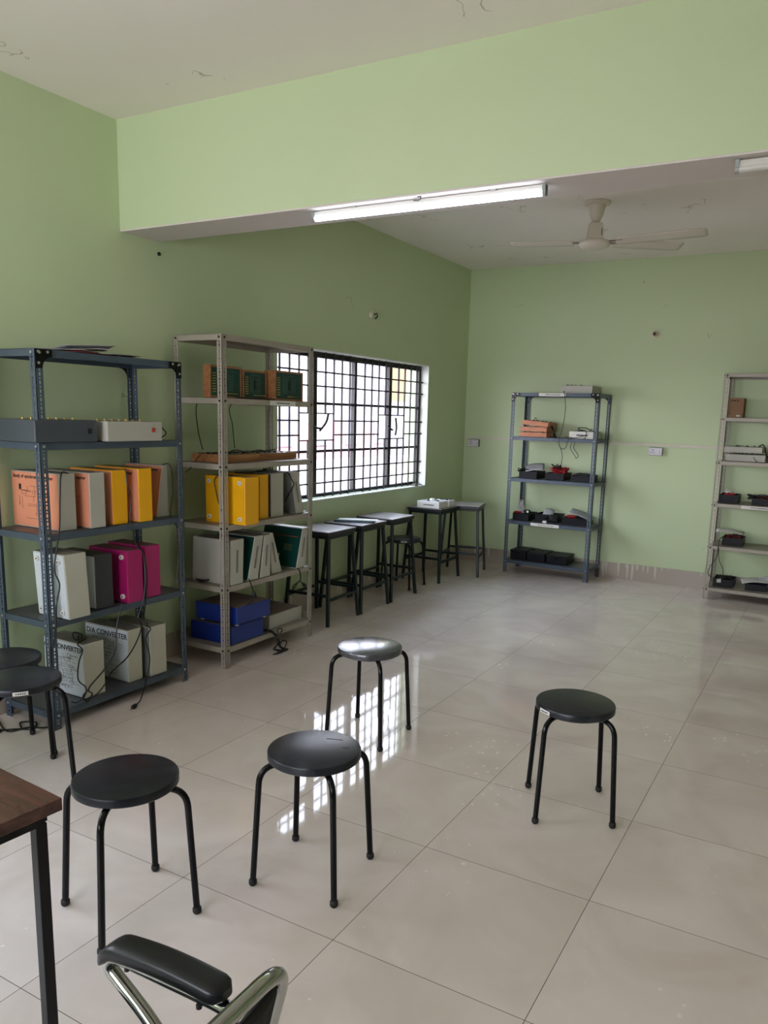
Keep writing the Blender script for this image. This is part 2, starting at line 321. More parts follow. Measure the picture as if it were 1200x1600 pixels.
# ------------------------------------------------------------ mesh helpers
class MB:
    def __init__(s): s.bm = bmesh.new(); s.uv = None
    def box(s, x0, x1, y0, y1, z0, z1, M=None):
        vs = [Vector((x, y, z)) for z in (z0, z1) for x, y in ((x0, y0), (x1, y0), (x1, y1), (x0, y1))]
        if M is not None: vs = [M @ v for v in vs]
        return s._hex(vs)
    def _hex(s, vs):
        b = [s.bm.verts.new(v) for v in vs]
        for f in ((3, 2, 1, 0), (4, 5, 6, 7), (0, 1, 5, 4), (1, 2, 6, 5), (2, 3, 7, 6), (3, 0, 4, 7)):
            s.bm.faces.new([b[i] for i in f])
        return s
    def prism(s, pts, ext):
        """pts: loop of 3-D points, ext: extrusion vector"""
        ext = Vector(ext); a = [s.bm.verts.new(Vector(p)) for p in pts]; b = [s.bm.verts.new(Vector(p)+ext) for p in pts]
        s.bm.faces.new(a[::-1]); s.bm.faces.new(b); k = len(pts)
        for i in range(k): s.bm.faces.new([a[i], a[(i+1) % k], b[(i+1) % k], b[i]])
        return s
    def tube(s, pts, r, seg=8, caps=True, closed=False):
        pts = [Vector(p) for p in pts]; n = len(pts); rings = []
        T = []
        for i in range(n):
            if closed: d = pts[(i+1) % n]-pts[i-1]
            else: d = pts[min(i+1, n-1)]-pts[max(i-1, 0)]
            T.append(d.normalized() if d.length > 1e-9 else Vector((0, 0, 1)))
        ref = Vector((0, 0, 1)) if abs(T[0].z) < 0.9 else Vector((1, 0, 0))
        N = (ref - T[0]*ref.dot(T[0])).normalized()
        for i in range(n):
            N = (N - T[i]*N.dot(T[i])); N = N.normalized() if N.length > 1e-6 else T[i].orthogonal().normalized()
            B = T[i].cross(N); rr = r[i] if isinstance(r, (list, tuple)) else r
            rings.append([s.bm.verts.new(pts[i] + N*math.cos(2*PI*k/seg)*rr + B*math.sin(2*PI*k/seg)*rr) for k in range(seg)])
        m_ = n if closed else n-1
        for i in range(m_):
            a, b = rings[i], rings[(i+1) % n]
            for k in range(seg): s.bm.faces.new([a[k], a[(k+1) % seg], b[(k+1) % seg], b[k]])
        if caps and not closed: s.bm.faces.new(rings[0][::-1]); s.bm.faces.new(rings[-1])
        return s
    def bar(s, p0, p1, w, h=None, upv=(0, 0, 1)):
        """rectangular bar from p0 to p1"""
        h = h or w; p0 = Vector(p0); p1 = Vector(p1); t = (p1-p0).normalized(); u = Vector(upv)
        sd = t.cross(u); sd = sd.normalized() if sd.length > 1e-6 else Vector((1, 0, 0)); u = sd.cross(t).normalized()
        vs = []
        for p in (p0, p1):
            for a, b in ((-1, -1), (1, -1), (1, 1), (-1, 1)): vs.append(p + sd*a*w/2 + u*b*h/2)
        return s._hex(vs)
    def lathe(s, prof, c=(0, 0, 0), seg=32, M=None):
        c = Vector(c); rings = []
        for r, z in prof:
            if r < 1e-6: v = [c+Vector((0, 0, z))]
            else: v = [c+Vector((r*math.cos(2*PI*k/seg), r*math.sin(2*PI*k/seg), z)) for k in range(seg)]
            if M is not None: v = [M @ q for q in v]
            rings.append([s.bm.verts.new(q) for q in v])
        for a, b in zip(rings, rings[1:]):
            if len(a) == 1 and len(b) == 1: continue
            for k in range(seg):
                if len(a) == 1: s.bm.faces.new([a[0], b[(k+1) % seg], b[k]])
                elif len(b) == 1: s.bm.faces.new([a[k], a[(k+1) % seg], b[0]])
                else: s.bm.faces.new([a[k], a[(k+1) % seg], b[(k+1) % seg], b[k]])
        return s
    def grid(s, f, nu, nv):
        vs = [[s.bm.verts.new(Vector(f(i/nu, j/nv))) for j in range(nv+1)] for i in range(nu+1)]
        for i in range(nu):
            for j in range(nv): s.bm.faces.new([vs[i][j], vs[i+1][j], vs[i+1][j+1], vs[i][j+1]])
        return s
    def build(s, name, material, parent=None, smooth=False, bevel=0.0, loc=None, solid=0.0, segs=2):
        bmesh.ops.recalc_face_normals(s.bm, faces=s.bm.faces[:])
        me = bpy.data.meshes.new(name); s.bm.to_mesh(me); s.bm.free()
        o = bpy.data.objects.new(name, me); COL.objects.link(o)
        me.materials.append(material)
        if parent is not None: o.parent = parent
        if loc is not None: o.location = loc
        if solid:
            q = o.modifiers.new('thickness', 'SOLIDIFY'); q.thickness = solid; q.offset = 0
        if bevel:
            q = o.modifiers.new('bevel', 'BEVEL'); q.width = bevel; q.segments = segs; q.limit_method = 'ANGLE'
            q.angle_limit = math.radians(40)
        if smooth:
            for p in me.polygons: p.use_smooth = True
            try: me.set_sharp_from_angle(angle=math.radians(42))
            except Exception: pass
        return o

def thing(name, label, cat, loc=(0, 0, 0), rotz=0.0, group=None):
    o = bpy.data.objects.new(name, None); COL.objects.link(o); o.empty_display_size = 0.1
    o.location = loc; o.rotation_euler = (0, 0, rotz); tag(o, label, cat, group)
    return o
def tag(o, label, cat, group=None):
    o['label'] = label; o['category'] = cat
    if group: o['group'] = group
    return o
def struct(o): o['kind'] = 'structure'; return o
def dup(root, loc, rotz, label=None, group=None):
    r = root.copy(); COL.objects.link(r); r.location = loc; r.rotation_euler = (0, 0, rotz)
    if label: r['label'] = label
    if group: r['group'] = group
    for ch in list(root.children):
        c = ch.copy(); COL.objects.link(c); c.parent = r
        for g in list(ch.children):
            d = g.copy(); COL.objects.link(d); d.parent = c
    return r

def spline(pts, sub=6, jitter=0.0):
    P = [Vector(p) for p in pts]
    if jitter: P = [P[0]] + [p+Vector((random.uniform(-1, 1), random.uniform(-1, 1), random.uniform(-1, 1)))*jitter for p in P[1:-1]] + [P[-1]]
    P = [P[0]*2-P[1]] + P + [P[-1]*2-P[-2]]; out = []
    for i in range(1, len(P)-2):
        a, b, c, d = P[i-1:i+3]
        for k in range(sub):
            t = k/sub
            out.append(0.5*((2*b)+(c-a)*t+(2*a-5*b+4*c-d)*t*t+(3*b-a-3*c+d)*t**3))
    out.append(P[-2]); return out

def fillet(pts, r, n=6):
    """polyline with rounded corners"""
    P = [Vector(p) for p in pts]; out = [P[0]]
    for i in range(1, len(P)-1):
        a, b, c = P[i-1], P[i], P[i+1]; d1 = (a-b); d2 = (c-b)
        rr = min(r, d1.length*0.49, d2.length*0.49); p1 = b+d1.normalized()*rr; p2 = b+d2.normalized()*rr
        for k in range(n+1):
            t = k/n; out.append(p1*(1-t)**2 + b*2*t*(1-t) + p2*t*t)
    out.append(P[-1]); return out

def lettering(text, size, origin, ex, ez, parent, material=None, name='lettering', stretch=1.0):
    """flat printed letters: baseline starts at origin, runs along ex, rises along ez (root-local coordinates)"""
    cu = bpy.data.curves.new('t', 'FONT'); cu.body = text; cu.size = size; cu.offset = size*0.018; cu.extrude = 0.0004
    to = bpy.data.objects.new('t', cu); COL.objects.link(to)
    me = bpy.data.meshes.new_from_object(to.evaluated_get(bpy.context.evaluated_depsgraph_get()))
    bpy.data.objects.remove(to); bpy.data.curves.remove(cu)
    ex = Vector(ex).normalized(); ez = Vector(ez).normalized(); nn = ex.cross(ez); o = Vector(origin)
    for v in me.vertices: v.co = o + ex*v.co.x*stretch + ez*v.co.y + nn*v.co.z
    me.materials.clear(); me.materials.append(material or INK)
    ob = bpy.data.objects.new(name, me); COL.objects.link(ob); ob.parent = parent
    return ob

def rects(mb, frame, items, th=0.0008):
    """flat marks (u0,u1,v0,v1) on a plane frame=(origin, ex, ez)"""
    o, ex, ez = (Vector(q) for q in frame); nn = ex.cross(ez)
    for u0, u1, v0, v1 in items:
        vs = [o+ex*u+ez*v+nn*w for w in (0, th) for u, v in ((u0, v0), (u1, v0), (u1, v1), (u0, v1))]
        mb._hex(vs)
    return mb

def circuit_marks(w, h, n=14, seed=0, lw=0.0013):
    """a printed schematic: wires, boxes and terminals"""
    R = random.Random(seed); it = []
    for _ in range(n):
        u = R.uniform(0.02, w*0.8); v = R.uniform(0, h); L = R.uniform(0.02, w*0.35)
        k = R.random()
        if k < 0.45: it.append((u, min(w, u+L), v, v+lw))
        elif k < 0.75: it.append((u, u+lw, v, min(h, v+L*0.7)))
        else:
            a, b = R.uniform(0.014, 0.035), R.uniform(0.01, 0.022)
            it += [(u, u+a, v, v+lw), (u, u+a, v+b, v+b+lw), (u, u+lw, v, v+b), (u+a, u+a+lw, v, v+b)]
    return it

# ------------------------------------------------------------ room shell
def quadbox(name, x0, x1, y0, y1, z0, z1, m_):
    return struct(MB().box(x0, x1, y0, y1, z0, z1).build(name, m_))
T = 0.24
quadbox('floor', -T, ROOM_X1+T, ROOM_Y0-T, ROOM_Y1+T, -0.12, 0, FLOOR)
quadbox('ceiling', -T, ROOM_X1+T, ROOM_Y0-T, ROOM_Y1+T, CEIL, CEIL+0.15, CEILM)
def wall_with_holes(name, axis, p0, p1, a0, a1, holes):
    mb = MB(); cuts = sorted({a0, a1, *[h for q in holes for h in q[:2]]})
    for c0, c1 in zip(cuts, cuts[1:]):
        zs = [(0, CEIL)]
        for h0, h1, z0, z1 in holes:
            if h0 <= c0+1e-6 and h1 >= c1-1e-6: zs = [(0, z0), (z1, CEIL)]
        for z0, z1 in zs:
            if z1-z0 < 1e-4: continue
            if axis == 'x': mb.box(p0, p1, c0, c1, z0, z1)
            else: mb.box(c0, c1, p0, p1, z0, z1)
    return struct(mb.build(name, WALL))
H = lambda ax, pl: [(o[2], o[3], o[4], o[5]) for o in OPENINGS if o[0] == ax and abs(o[1]-pl) < 1e-6]
wall_with_holes('wall_left', 'x', -T, 0, ROOM_Y0-T, ROOM_Y1+T, H('x', 0.0))
wall_with_holes('wall_right', 'x', ROOM_X1, ROOM_X1+T, ROOM_Y0-T, ROOM_Y1+T, H('x', ROOM_X1))
wall_with_holes('wall_front', 'y', ROOM_Y0-T, ROOM_Y0, 0, ROOM_X1, H('y', ROOM_Y0))
quadbox('wall_back', 0, ROOM_X1, ROOM_Y1, ROOM_Y1+T, 0, CEIL, WALL)
# beam: green sides, whitewashed soffit
quadbox('trim_1', 0, ROOM_X1, 3.177, 3.461, 2.522, CEIL, WALL)
quadbox('trim_2', 0, ROOM_X1, 3.179, 3.459, 2.514, 2.522, BEAMB)
quadbox('baseboard_back', 0, ROOM_X1, 7.788, 7.80, 0, 0.158, SKIRT)
quadbox('baseboard_left', 0, 0.012, ROOM_Y0, 7.788, 0, 0.158, SKIRT)
quadbox('baseboard_right', ROOM_X1-0.012, ROOM_X1, ROOM_Y0, 7.788, 0, 0.158, SKIRT)
# cable trunking along the back wall
mb = MB(); mb.box(0.03, 5.5, 7.782, 7.80, 1.335, 1.362); mb.box(0.03, 5.5, 7.780, 7.783, 1.343, 1.354)
struct(mb.build('trim_3', mat('trunking_cream', (206, 202, 186), 0.5)))
# thin plastered reveal lip around the visible window
mb = MB(); y0, y1, z0, z1 = 4.545, 6.91, 0.873, 2.045
mb.box(-0.095, 0.006, y0-0.0, y1+0.0, z0-0.004, z0+0.008); mb.box(-0.095, 0.003, y0, y1, z1-0.006, z1+0.002)
mb.box(-0.095, 0.003, y1-0.006, y1+0.002, z0, z1); mb.box(-0.095, 0.003, y0-0.002, y0+0.006, z0, z1)
struct(mb.build('trim_4', SILL))

# ------------------------------------------------------------ the barred window
def make_window(idx, y0, y1, detail=True):
    """iron casement frame with a welded grille"""
    w = thing('window_%d' % idx, '', '', (-0.1, 0, 0)); del w['label']; del w['category']; w['kind'] = 'structure'
    z0, z1 = 0.885, 2.036; W = (y1-y0)/4; ys = [y0+W*k for k in range(5)]
    mb = MB()
    for k, yy in enumerate(ys):
        hw = 0.022 if k in (0, 4) else (0.024 if k % 2 else 0.018)
        c = yy + (0.020 if k == 0 else -0.020 if k == 4 else 0)
        mb.box(-0.02, 0.02, c-hw, c+hw, z0, z1)
    mb.box(-0.022, 0.022, y0, y1, z1-0.045, z1); mb.box(-0.022, 0.022, y0, y1, z0, z0+0.03)
    mb.build('window_frame', IRON, w, bevel=0.002)
    mb = MB()
    for zz in (1.256, 1.636): mb.box(-0.014, 0.014, y0+.02, y1-.02, zz-0.010, zz+0.010)
    mb.build('glazing_bar', IRON, w)
    mb = MB(); r = 0.0048; gx = 0.034
    centre = {1: (1.345, 1.558), 3: (1.345, 1.558)}
    for k in range(4):
        for j in range(1, 5):
            yy = ys[k]+W*j/5.0; m_ = k+1 if (k % 2 == 0 and j >= 4) else k if (k % 2 == 1 and j <= 1) else None
            if m_ in (1, 3) :
                mb.bar((gx, yy, z0), (gx, yy, 1.345), 0.012); mb.bar((gx, yy, 1.558), (gx, yy, z1), 0.012)
            else: mb.bar((gx, yy, z0), (gx, yy, z1), 0.012)
    for zz in (1.881, 1.77, 1.114, 1.002): mb.bar((gx+.006, y0-.0, zz), (gx+.006, y1+.0, zz), 0.012)
    for zz in (1.50, 1.387):
        for a, b in ((y0, ys[0]+W*.6), (ys[1]+W*.4, ys[2]+W*.6), (ys[3]+W*.4, y1)): mb.bar((gx+.006, a, zz), (gx+.006, b, zz), 0.012)
    for c in (ys[1], ys[3]):
        for zz in (1.345, 1.558): mb.bar((gx, c-W*.4, zz), (gx, c+W*.4, zz), 0.010)
    mb.build('grille', GRILLE, w)
    for k in range(4):
        MB().box(-0.008, -0.004, ys[k]+0.02, ys[k+1]-0.02, z0+0.025, z1-0.04).build('pane', GLASS, w)
    if detail:
        for c, pp in ((ys[1], ((0.02, -0.115, 1.475), (0.03, -0.04, 1.447), (0.03, 0.03, 1.44))), (ys[1], ((0.03, 0.02, 1.42), (0.05, 0.08, 1.49), (0.05, 0.11, 1.56))),
                      (ys[3], ((0.03, -0.09, 1.47), (0.03, -0.04, 1.435), (0.03, 0.0, 1.425))), (ys[3], ((0.04, 0.035, 1.375), (0.045, 0.045, 1.45), (0.04, 0.035, 1.535)))):
            mb = MB(); mb.tube(spline([(x+.02, c+y, z) for x, y, z in pp], 5), 0.009, 8); mb.build('window_handle', IRON, w, smooth=True)
    return w
make_window(1, 4.545, 6.91)
make_window(2, -0.80, 1.57, False)
def plain_window(idx, ax, pl, a0, a1, z0, z1, sg):
    w = bpy.data.objects.new(('door_%d' if z0 == 0 else 'window_%d') % idx, None); COL.objects.link(w); w['kind'] = 'structure'
    p = pl - sg*0.10; mb = MB(); n = 4 if a1-a0 > 1.5 else 2
    def bx(u0, u1, v0, v1):
        if ax == 'x': mb.box(p-0.02, p+0.02, u0, u1, v0, v1)
        else: mb.box(u0, u1, p-0.02, p+0.02, v0, v1)
    for k in range(n+1):
        c = a0+(a1-a0)*k/n; bx(max(a0, c-0.022), min(a1, c+0.022), z0, z1)
    bx(a0, a1, z1-0.045, z1)
    if z0 > 0: bx(a0, a1, z0, z0+0.035)
    for k in range(1, 8 if z0 else 1):
        v = z0+(z1-z0)*k/8; bx(a0, a1, v-0.005, v+0.005)
    mb.build('window_frame' if z0 else 'door_frame', IRON, w)
for k, o in enumerate(OPENINGS[2:3]): plain_window(3+k, *o)

# ------------------------------------------------------------ outside
GROUND = mat('pale_dry_ground', (122, 114, 116), 0.9, 0, 0.15, 0.6)
struct(MB().box(-40, -T-0.01, -30, 40, -0.9, -0.6).build('ground', GROUND))
def outside_building(x, y0, y1, h, m_, label, dp=4, low=None, lowm=None):
    t = thing('building', label, 'building', (x, (y0+y1)/2, -0.6)); w = (y1-y0)/2
    MB().box(-dp, 0, -w, w, low or 0, h).build('wall', m_, t)
    if low: MB().box(-dp, 0, -w, w, 0, low).build('lower_wall', lowm or mat('white_render', (140, 138, 142), .9), t)
    MB().box(-dp-.2, 0.25, -w-.2, w+.2, h, h+0.18).build('roof', mat('roof_concrete', (120, 116, 112), .8), t)
    k = int(w*2/2.2)
    for i in range(k):
        c = -w+1.1+i*2.2
        MB().box(-0.03, 0.03, c-.45, c+.45, 0.9, 2.0).build('window', mat('grey_shutter', (104, 104, 116), .5), t)
    return t
outside_building(-14, 4, 52, 7.4, mat('grey_white_render', (122, 120, 130), .9, 0, .25, .5), 'long pale building with a pink lower wall across the yard outside the barred window', 4, 1.85, mat('pink_render', (128, 98, 108), .9, 0, .25, .5))
outside_building(-9, 23.2, 28, 5.5, mat('tan_render', (128, 104, 78), .9), 'tan building seen through the right panes of the barred window', 1.0, 2.6)
MB().box(-6.2, -6.0, -8, 26, -0.6, 0.55).build('compound_wall', mat('compound_wall_grey', (118, 112, 118), .9))
tag(bpy.data.objects['compound_wall'], 'low pale compound wall outside the barred window', 'wall')

# ------------------------------------------------------------ slotted-angle racks
def make_rack(name, label, loc, rotz, W, D, Hh, shelves, pm, sm, plates, bolt, labels=(), lip=0.034, platemat=None):
    """local: x along the front 0..W, y inward 0..D"""
    t = thing(name, label, 'shelving rack', loc, rotz)
    fl, th = 0.038, 0.0025
    for cx, cy_ in ((0, 0), (W, 0), (0, D), (W, D)):
        sx_ = 1 if cx == 0 else -1; sy_ = 1 if cy_ == 0 else -1
        bm = bmesh.new(); uvl = bm.loops.layers.uv.new('UVMap')
        def plate(o, d, nrm):
            o, d, nrm = Vector(o), Vector(d), Vector(nrm)
            for off in (0, th):
                q = [o+nrm*off, o+d*fl+nrm*off, o+d*fl+nrm*off+Vector((0, 0, Hh)), o+nrm*off+Vector((0, 0, Hh))]
                f = bm.faces.new([bm.verts.new(v) for v in q])
                for lp, uvc in zip(f.loops, ((0, 0), (fl, 0), (fl, Hh), (0, Hh))): lp[uvl].uv = uvc
            for a, b in ((0, 0), (1, 1)):   # the two long thin edges
                e = o+d*fl*a
                f = bm.faces.new([bm.verts.new(v) for v in (e, e+nrm*th, e+nrm*th+Vector((0, 0, Hh)), e+Vector((0, 0, Hh)))])
                for lp in f.loops: lp[uvl].uv = (0, 0)
        plate((cx, cy_, 0), (sx_, 0, 0), (0, sy_, 0)); plate((cx, cy_, 0), (0, sy_, 0), (sx_, 0, 0))
        me = bpy.data.meshes.new('upright'); bm.to_mesh(me); bm.free(); me.materials.append(pm)
        o = bpy.data.objects.new('upright', me); COL.objects.link(o); o.parent = t
    bmesh_bolt = None
    for z in shelves:
        mb = MB(); e = th+0.0005
        mb.box(e, W-e, e, D-e, z-0.0015, z)
        mb.box(e, W-e, e, e+0.0015, z-lip, z); mb.box(e, W-e, D-e-0.0015, D-e, z-lip, z)
        mb.box(e, e+0.0015, e, D-e, z-lip, z); mb.box(W-e-0.0015, W-e, e, D-e, z-lip, z)
        mb.box(e, W-e, e, e+0.012, z-lip, z-lip+0.0015)
        sh = mb.build('shelf', sm, t)
        for cx, cy_ in ((0, 0), (W, 0), (0, D), (W, D)):
            sx_ = 1 if cx == 0 else -1; sy_ = 1 if cy_ == 0 else -1
            for pos, ax in (((cx+sx_*0.021, cy_-sy_*0.003, z-lip/2), 'y'), ((cx-sx_*0.003, cy_+sy_*0.021, z-lip/2), 'x')):
                if bmesh_bolt is None:
                    mm = MB(); mm.lathe([(0, -0.004), (0.0058, -0.003), (0.0068, 0), (0.0058, 0.003), (0, 0.004)], seg=8); b_ = mm.build('bolt', bolt, sh, smooth=True); bmesh_bolt = b_
                else:
                    b_ = bmesh_bolt.copy(); COL.objects.link(b_); b_.parent = sh
                b_.location = pos; b_.rotation_euler = (PI/2, 0, 0) if ax == 'y' else (0, PI/2, 0)
    if plates:
        for z in plates:
            for cx, cy_ in ((0, 0), (W, 0), (0, D), (W, D)):
                sx_ = 1 if cx == 0 else -1; sy_ = 1 if cy_ == 0 else -1
                L = 0.085
                prof = [(0, 0), (L, 0), (L, -0.034)] + [(0.034+(L-0.034)*(1-math.sin(a)), -0.034-(L-0.034)*(1-math.cos(a))) for a in [k*PI/16 for k in range(1, 8)]] + [(0.034, -L), (0, -L)]
                yp = cy_-sy_*0.002
                mb = MB(); mb.prism([(cx+sx_*u, yp, z+v) for u, v in prof], (0, -sy_*0.003, 0)); mb.build('gusset_plate', platemat or BLACKP, t)
                gp = t.children[-1] if False else [c for c in COL.objects if c.parent is t and c.name.startswith('gusset_plate')][-1]
                for u, v in ((.014, -.012), (.062, -.012), (.014, -.062)):
                    b_ = bmesh_bolt.copy(); COL.objects.link(b_); b_.parent = gp; b_.location = (cx+sx_*u, yp-sy_*.004, z+v); b_.rotation_euler = (PI/2, 0, 0)
    for (x0, x1, z, n) in labels:
        lb = MB().box(x0, x1, -0.0012, 0.0, z-0.032, z-0.002).build('paper_label', PAPER, t)
        R = random.Random(n); it = []; u = 0.25*(x1-x0)
        while u < 0.75*(x1-x0): w_ = R.uniform(.006, .018); it.append((u, u+w_, 0.012, 0.019)); u += w_+0.004
        mm = MB(); rects(mm, ((x0, -0.0014, z-0.032), (1, 0, 0), (0, 0, 1)), it, 0.0002); mm.build('printed_line', INK, lb)
    return t
# rack 1: front faces +x; local x runs along +y in the room -> rotate 90 degrees, local y runs to -x
make_rack('slotted_angle_rack', 'slate blue slotted-angle rack against the left wall, nearest the camera, holding trainer boxes', (0.411, 2.31, 0), PI/2, 0.886, 0.375, 1.812,
          (1.812, 1.392, 0.965, 0.545, 0.09), SLATE_P, SLATE, (1.811,), STEEL)
make_rack('slotted_angle_rack', 'tall beige slotted-angle rack by the left wall, partly in front of the barred window', (0.462, 3.468, 0), PI/2, 0.886, 0.378, 1.99,
          (1.99, 1.632, 1.25, 0.885, 0.51, 0.13), BEIGE_P, BEIGE, None, DBOLT, labels=((0.43, 0.69, 1.632, 1),))
make_rack('slotted_angle_rack', 'slate blue slotted-angle rack against the back wall with black boxes', (0.681, 7.412, 0), math.radians(-2.6), 0.893, 0.372, 1.815,
          (1.815, 1.385, 0.97, 0.538, 0.13), SLATE_P, SLATE, (1.814,), STEEL, labels=((0.285, 0.56, 1.815, 2), (0.275, 0.575, 0.538, 3)))
make_rack('slotted_angle_rack', 'beige slotted-angle rack by the back wall, cut by the right edge', (2.653, 7.364, 0), 0, 0.9, 0.40, 2.0,
          (2.0, 1.625, 1.246, 0.872, 0.491, 0.108), BEIGE_P, BEIGE, None, DBOLT, labels=((0.24, 0.56, 0.872, 4),))

# ------------------------------------------------------------ trainer boxes on the two left racks (front faces +x)
def cable(pts, parent, r=0.0034, plug_end=False, m_=None, jit=0.0, base=(0, 0, 0)):
    b = Vector(base); q = spline([Vector(p)-b for p in pts], 6, jit)
    o = MB().tube(q, r, 6).build('power_cable', m_ or CABLE, parent, smooth=True)
    if plug_end:
        e = q[-1]; d = (q[-1]-q[-3]).normalized()
        mm = MB(); mm.tube([e, e+d*0.012, e+d*0.035, e+d*0.042], [0.006, 0.011, 0.014, 0.011], 8)
        n = d.orthogonal().normalized()
        for k in (-1, 1): mm.tube([e+d*0.042+n*0.006*k, e+d*0.058+n*0.006*k], 0.0022, 6)
        mm.build('plug', CABLE, o, smooth=True)
    return o
def trainer(name, label, quad, xf, depth, case, near=None, group=None, cat='trainer box', face=None, feet=False, vents=0, near_text=None, circuit=0, bev=0.004, zb=None, extra=None):
    """quad: (y,z) of the +x face as bottom-near, bottom-far, top-far, top-near"""
    zb = quad[0][1] if zb is None else zb
    Y = sum(q[0] for q in quad)/4; base = Vector((xf-depth/2, Y, zb)); hx = depth/2
    t = thing(name, label, cat, base, 0, group)
    L = [(q[0]-Y, max(0.0, q[1]-zb)) for q in quad]
    MB().prism([(-hx, y, z) for y, z in L], (depth, 0, 0)).build('case', case, t, bevel=bev)
    ez = Vector((0, L[3][0]-L[0][0], L[3][1]-L[0][1])); hgt = ez.length; ez = ez.normalized(); ex = Vector((1, 0, 0)); nn = ex.cross(ez)
    o = Vector((-hx, L[0][0], L[0][1]))
    fr = (o+nn*0.0035, ex, ez)
    if near:
        mm = MB(); rects(mm, (o, ex, ez), [(0.004, depth-0.004, 0.006, hgt-0.006)], 0.0025)
        mm.build('front_panel', near, t)
    fo = o+nn*0.003
    if near_text:
        txt, size, u0, v0 = near_text
        lettering(txt, size, fo+ex*u0+ez*(hgt-v0), ex, ez, t)
    if circuit:
        mm = MB(); rects(mm, (fo+ex*0.03+ez*0.03, ex, ez), circuit_marks(depth-0.07, hgt-0.10, circuit, seed=int(Y*1000)), 0.0004)
        mm.build('printed_circuit', INK, t)
    if feet:
        for u in (0.035, depth-0.035):
            for v in (0.035, hgt-0.035):
                p = o+ex*u+ez*v; mm = MB(); mm.tube([p, p+nn*0.004, p+nn*0.012], [0.014, 0.014, 0.012], 14)
                f = mm.build('rubber_foot', WHITE, t, smooth=True)
                mm = MB(); mm.tube([p+nn*0.012, p+nn*0.0135], [0.004, 0.004], 8); mm.build('screw', DBOLT, f)
    if vents:
        mm = MB(); c0 = (Vector((0, L[0][0], L[0][1]))+Vector((0, L[1][0], L[1][1])))/2; c1 = (Vector((0, L[3][0], L[3][1]))+Vector((0, L[2][0], L[2][1])))/2
        for k in range(vents):
            f = 0.28+0.5*k/vents
            p = c0.lerp(c1, f)+Vector((hx+0.0003, 0, 0))
            mm.box(p.x-0.001, p.x+0.0006, p.y-0.008, p.y+0.008, p.z-0.002, p.z+0.002)
        mm.build('vent_slots', INK, t)
    return t, base, hx, L
def Q(ynb, yfb, z, h, ynt=None, yft=None):
    return ((ynb, z), (yfb, z), (yft if yft is not None else yfb, z+h), (ynt if ynt is not None else ynb, z+h))

# rack 1, second shelf: two flat boxes
z = 1.3935
t, b, hx, L = trainer('trainer_box', 'dark grey flat instrument box, left one on the second shelf of the near slate rack', Q(2.285, 2.625, z, 0.103), 0.42, 0.28, DARKGREY, cat='instrument box')
mm = MB(); mm.box(hx, hx+0.004, 0.115, 0.135, 0.04, 0.065); mm.build('rocker_switch', INK, t)
mm = MB()
for k in range(9): mm.tube([(0.0+0.02*(k % 3), -0.13+k*0.03, 0.103), (0.0+0.02*(k % 3), -0.13+k*0.03, 0.112)], 0.006, 8)
mm.build('terminal_posts', GOLD, t)
t, b, hx, L = trainer('trainer_box', 'pale grey flat instrument box with red switch on the near slate rack', Q(2.668, 3.025, z, 0.10), 0.44, 0.26, GREYW, cat='instrument box')
mm = MB(); mm.box(hx, hx+0.004, 0.105, 0.125, 0.045, 0.068); mm.build('rocker_switch', REDINK, t)
mm = MB()
for k in range(9): mm.tube([(0.0+0.02*(k % 3), -0.13+k*0.03, 0.10), (0.0+0.02*(k % 3), -0.13+k*0.03, 0.108)], 0.006, 8)
mm.build('terminal_posts', GOLD, t)
cable([(0.42, 3.03, 1.47), (0.44, 3.05, 1.43), (0.43, 2.98, 1.399), (0.40, 2.90, 1.400)], t, base=b)

# rack 1, third shelf: synchronous counter kits
z = 0.9665
t, b, hx, L = trainer('counter_trainer', 'grey trainer box with wide salmon panel reading study of synchronous counter', Q(2.428, 2.520, z, 0.277), 0.372, 0.352, GREYW, SALMON, circuit=26, near_text=('Study of synchronous counter', 0.0245, 0.015, 0.034))
mm = MB(); rects(mm, ((-hx, L[0][0]-0.003, 0), (1, 0, 0), (0, 0, 1)), [(0.058, 0.075, 0.185, 0.212)]); mm.build('display', INK, t)
cable([(0.36, 2.49, 1.243), (0.385, 2.47, 1.245), (0.40, 2.424, 1.243), (0.42, 2.395, 1.12), (0.44, 2.37, 0.99), (0.45, 2.34, 0.90), (0.45, 2.325, 0.80), (0.46, 2.34, 0.73), (0.47, 2.31, 0.64), (0.46, 2.31, 0.53), (0.45, 2.29, 0.42)], t, base=b)
t, b, hx, L = trainer('counter_trainer', 'grey trainer box with narrow visible salmon panel, beside the widest salmon one', Q(2.575, 2.667, z, 0.276), 0.405, 0.33, GREYW, SALMON, circuit=16, near_text=('Study of asynchronous counter', 0.0235, 0.012, 0.034))
t, b, hx, L = trainer('counter_trainer', 'yellow-cased trainer box beside the second grey one, third on its shelf', Q(2.728, 2.822, z, 0.280), 0.388, 0.32, YELLOW, SALMON, circuit=14, near_text=('Study of ripple counter', 0.024, 0.045, 0.034))
cable([(0.37, 2.82, 1.24), (0.40, 2.806, 1.246), (0.415, 2.80, 1.17), (0.42, 2.82, 1.10), (0.42, 2.805, 0.99), (0.43, 2.83, 0.86), (0.44, 2.87, 0.79), (0.46, 2.85, 0.60), (0.46, 2.80, 0.47)], t, base=b)
t, b, hx, L = trainer('counter_trainer', 'yellow-cased trainer box, fourth along the shelf of salmon panels', Q(2.880, 2.972, z, 0.283), 0.408, 0.33, YELLOW, SALMON, circuit=14, near_text=('Study of up down counter', 0.024, 0.035, 0.034))
t, b, hx, L = trainer('counter_trainer', 'sloping trainer box with salmon panel at the far end of its shelf', Q(3.070, 3.152, z, 0.286, 3.120, 3.154), 0.335, 0.30, GREYW, SALMON, circuit=18, near_text=('Ring and Johnson counter', 0.0245, 0.015, 0.034))
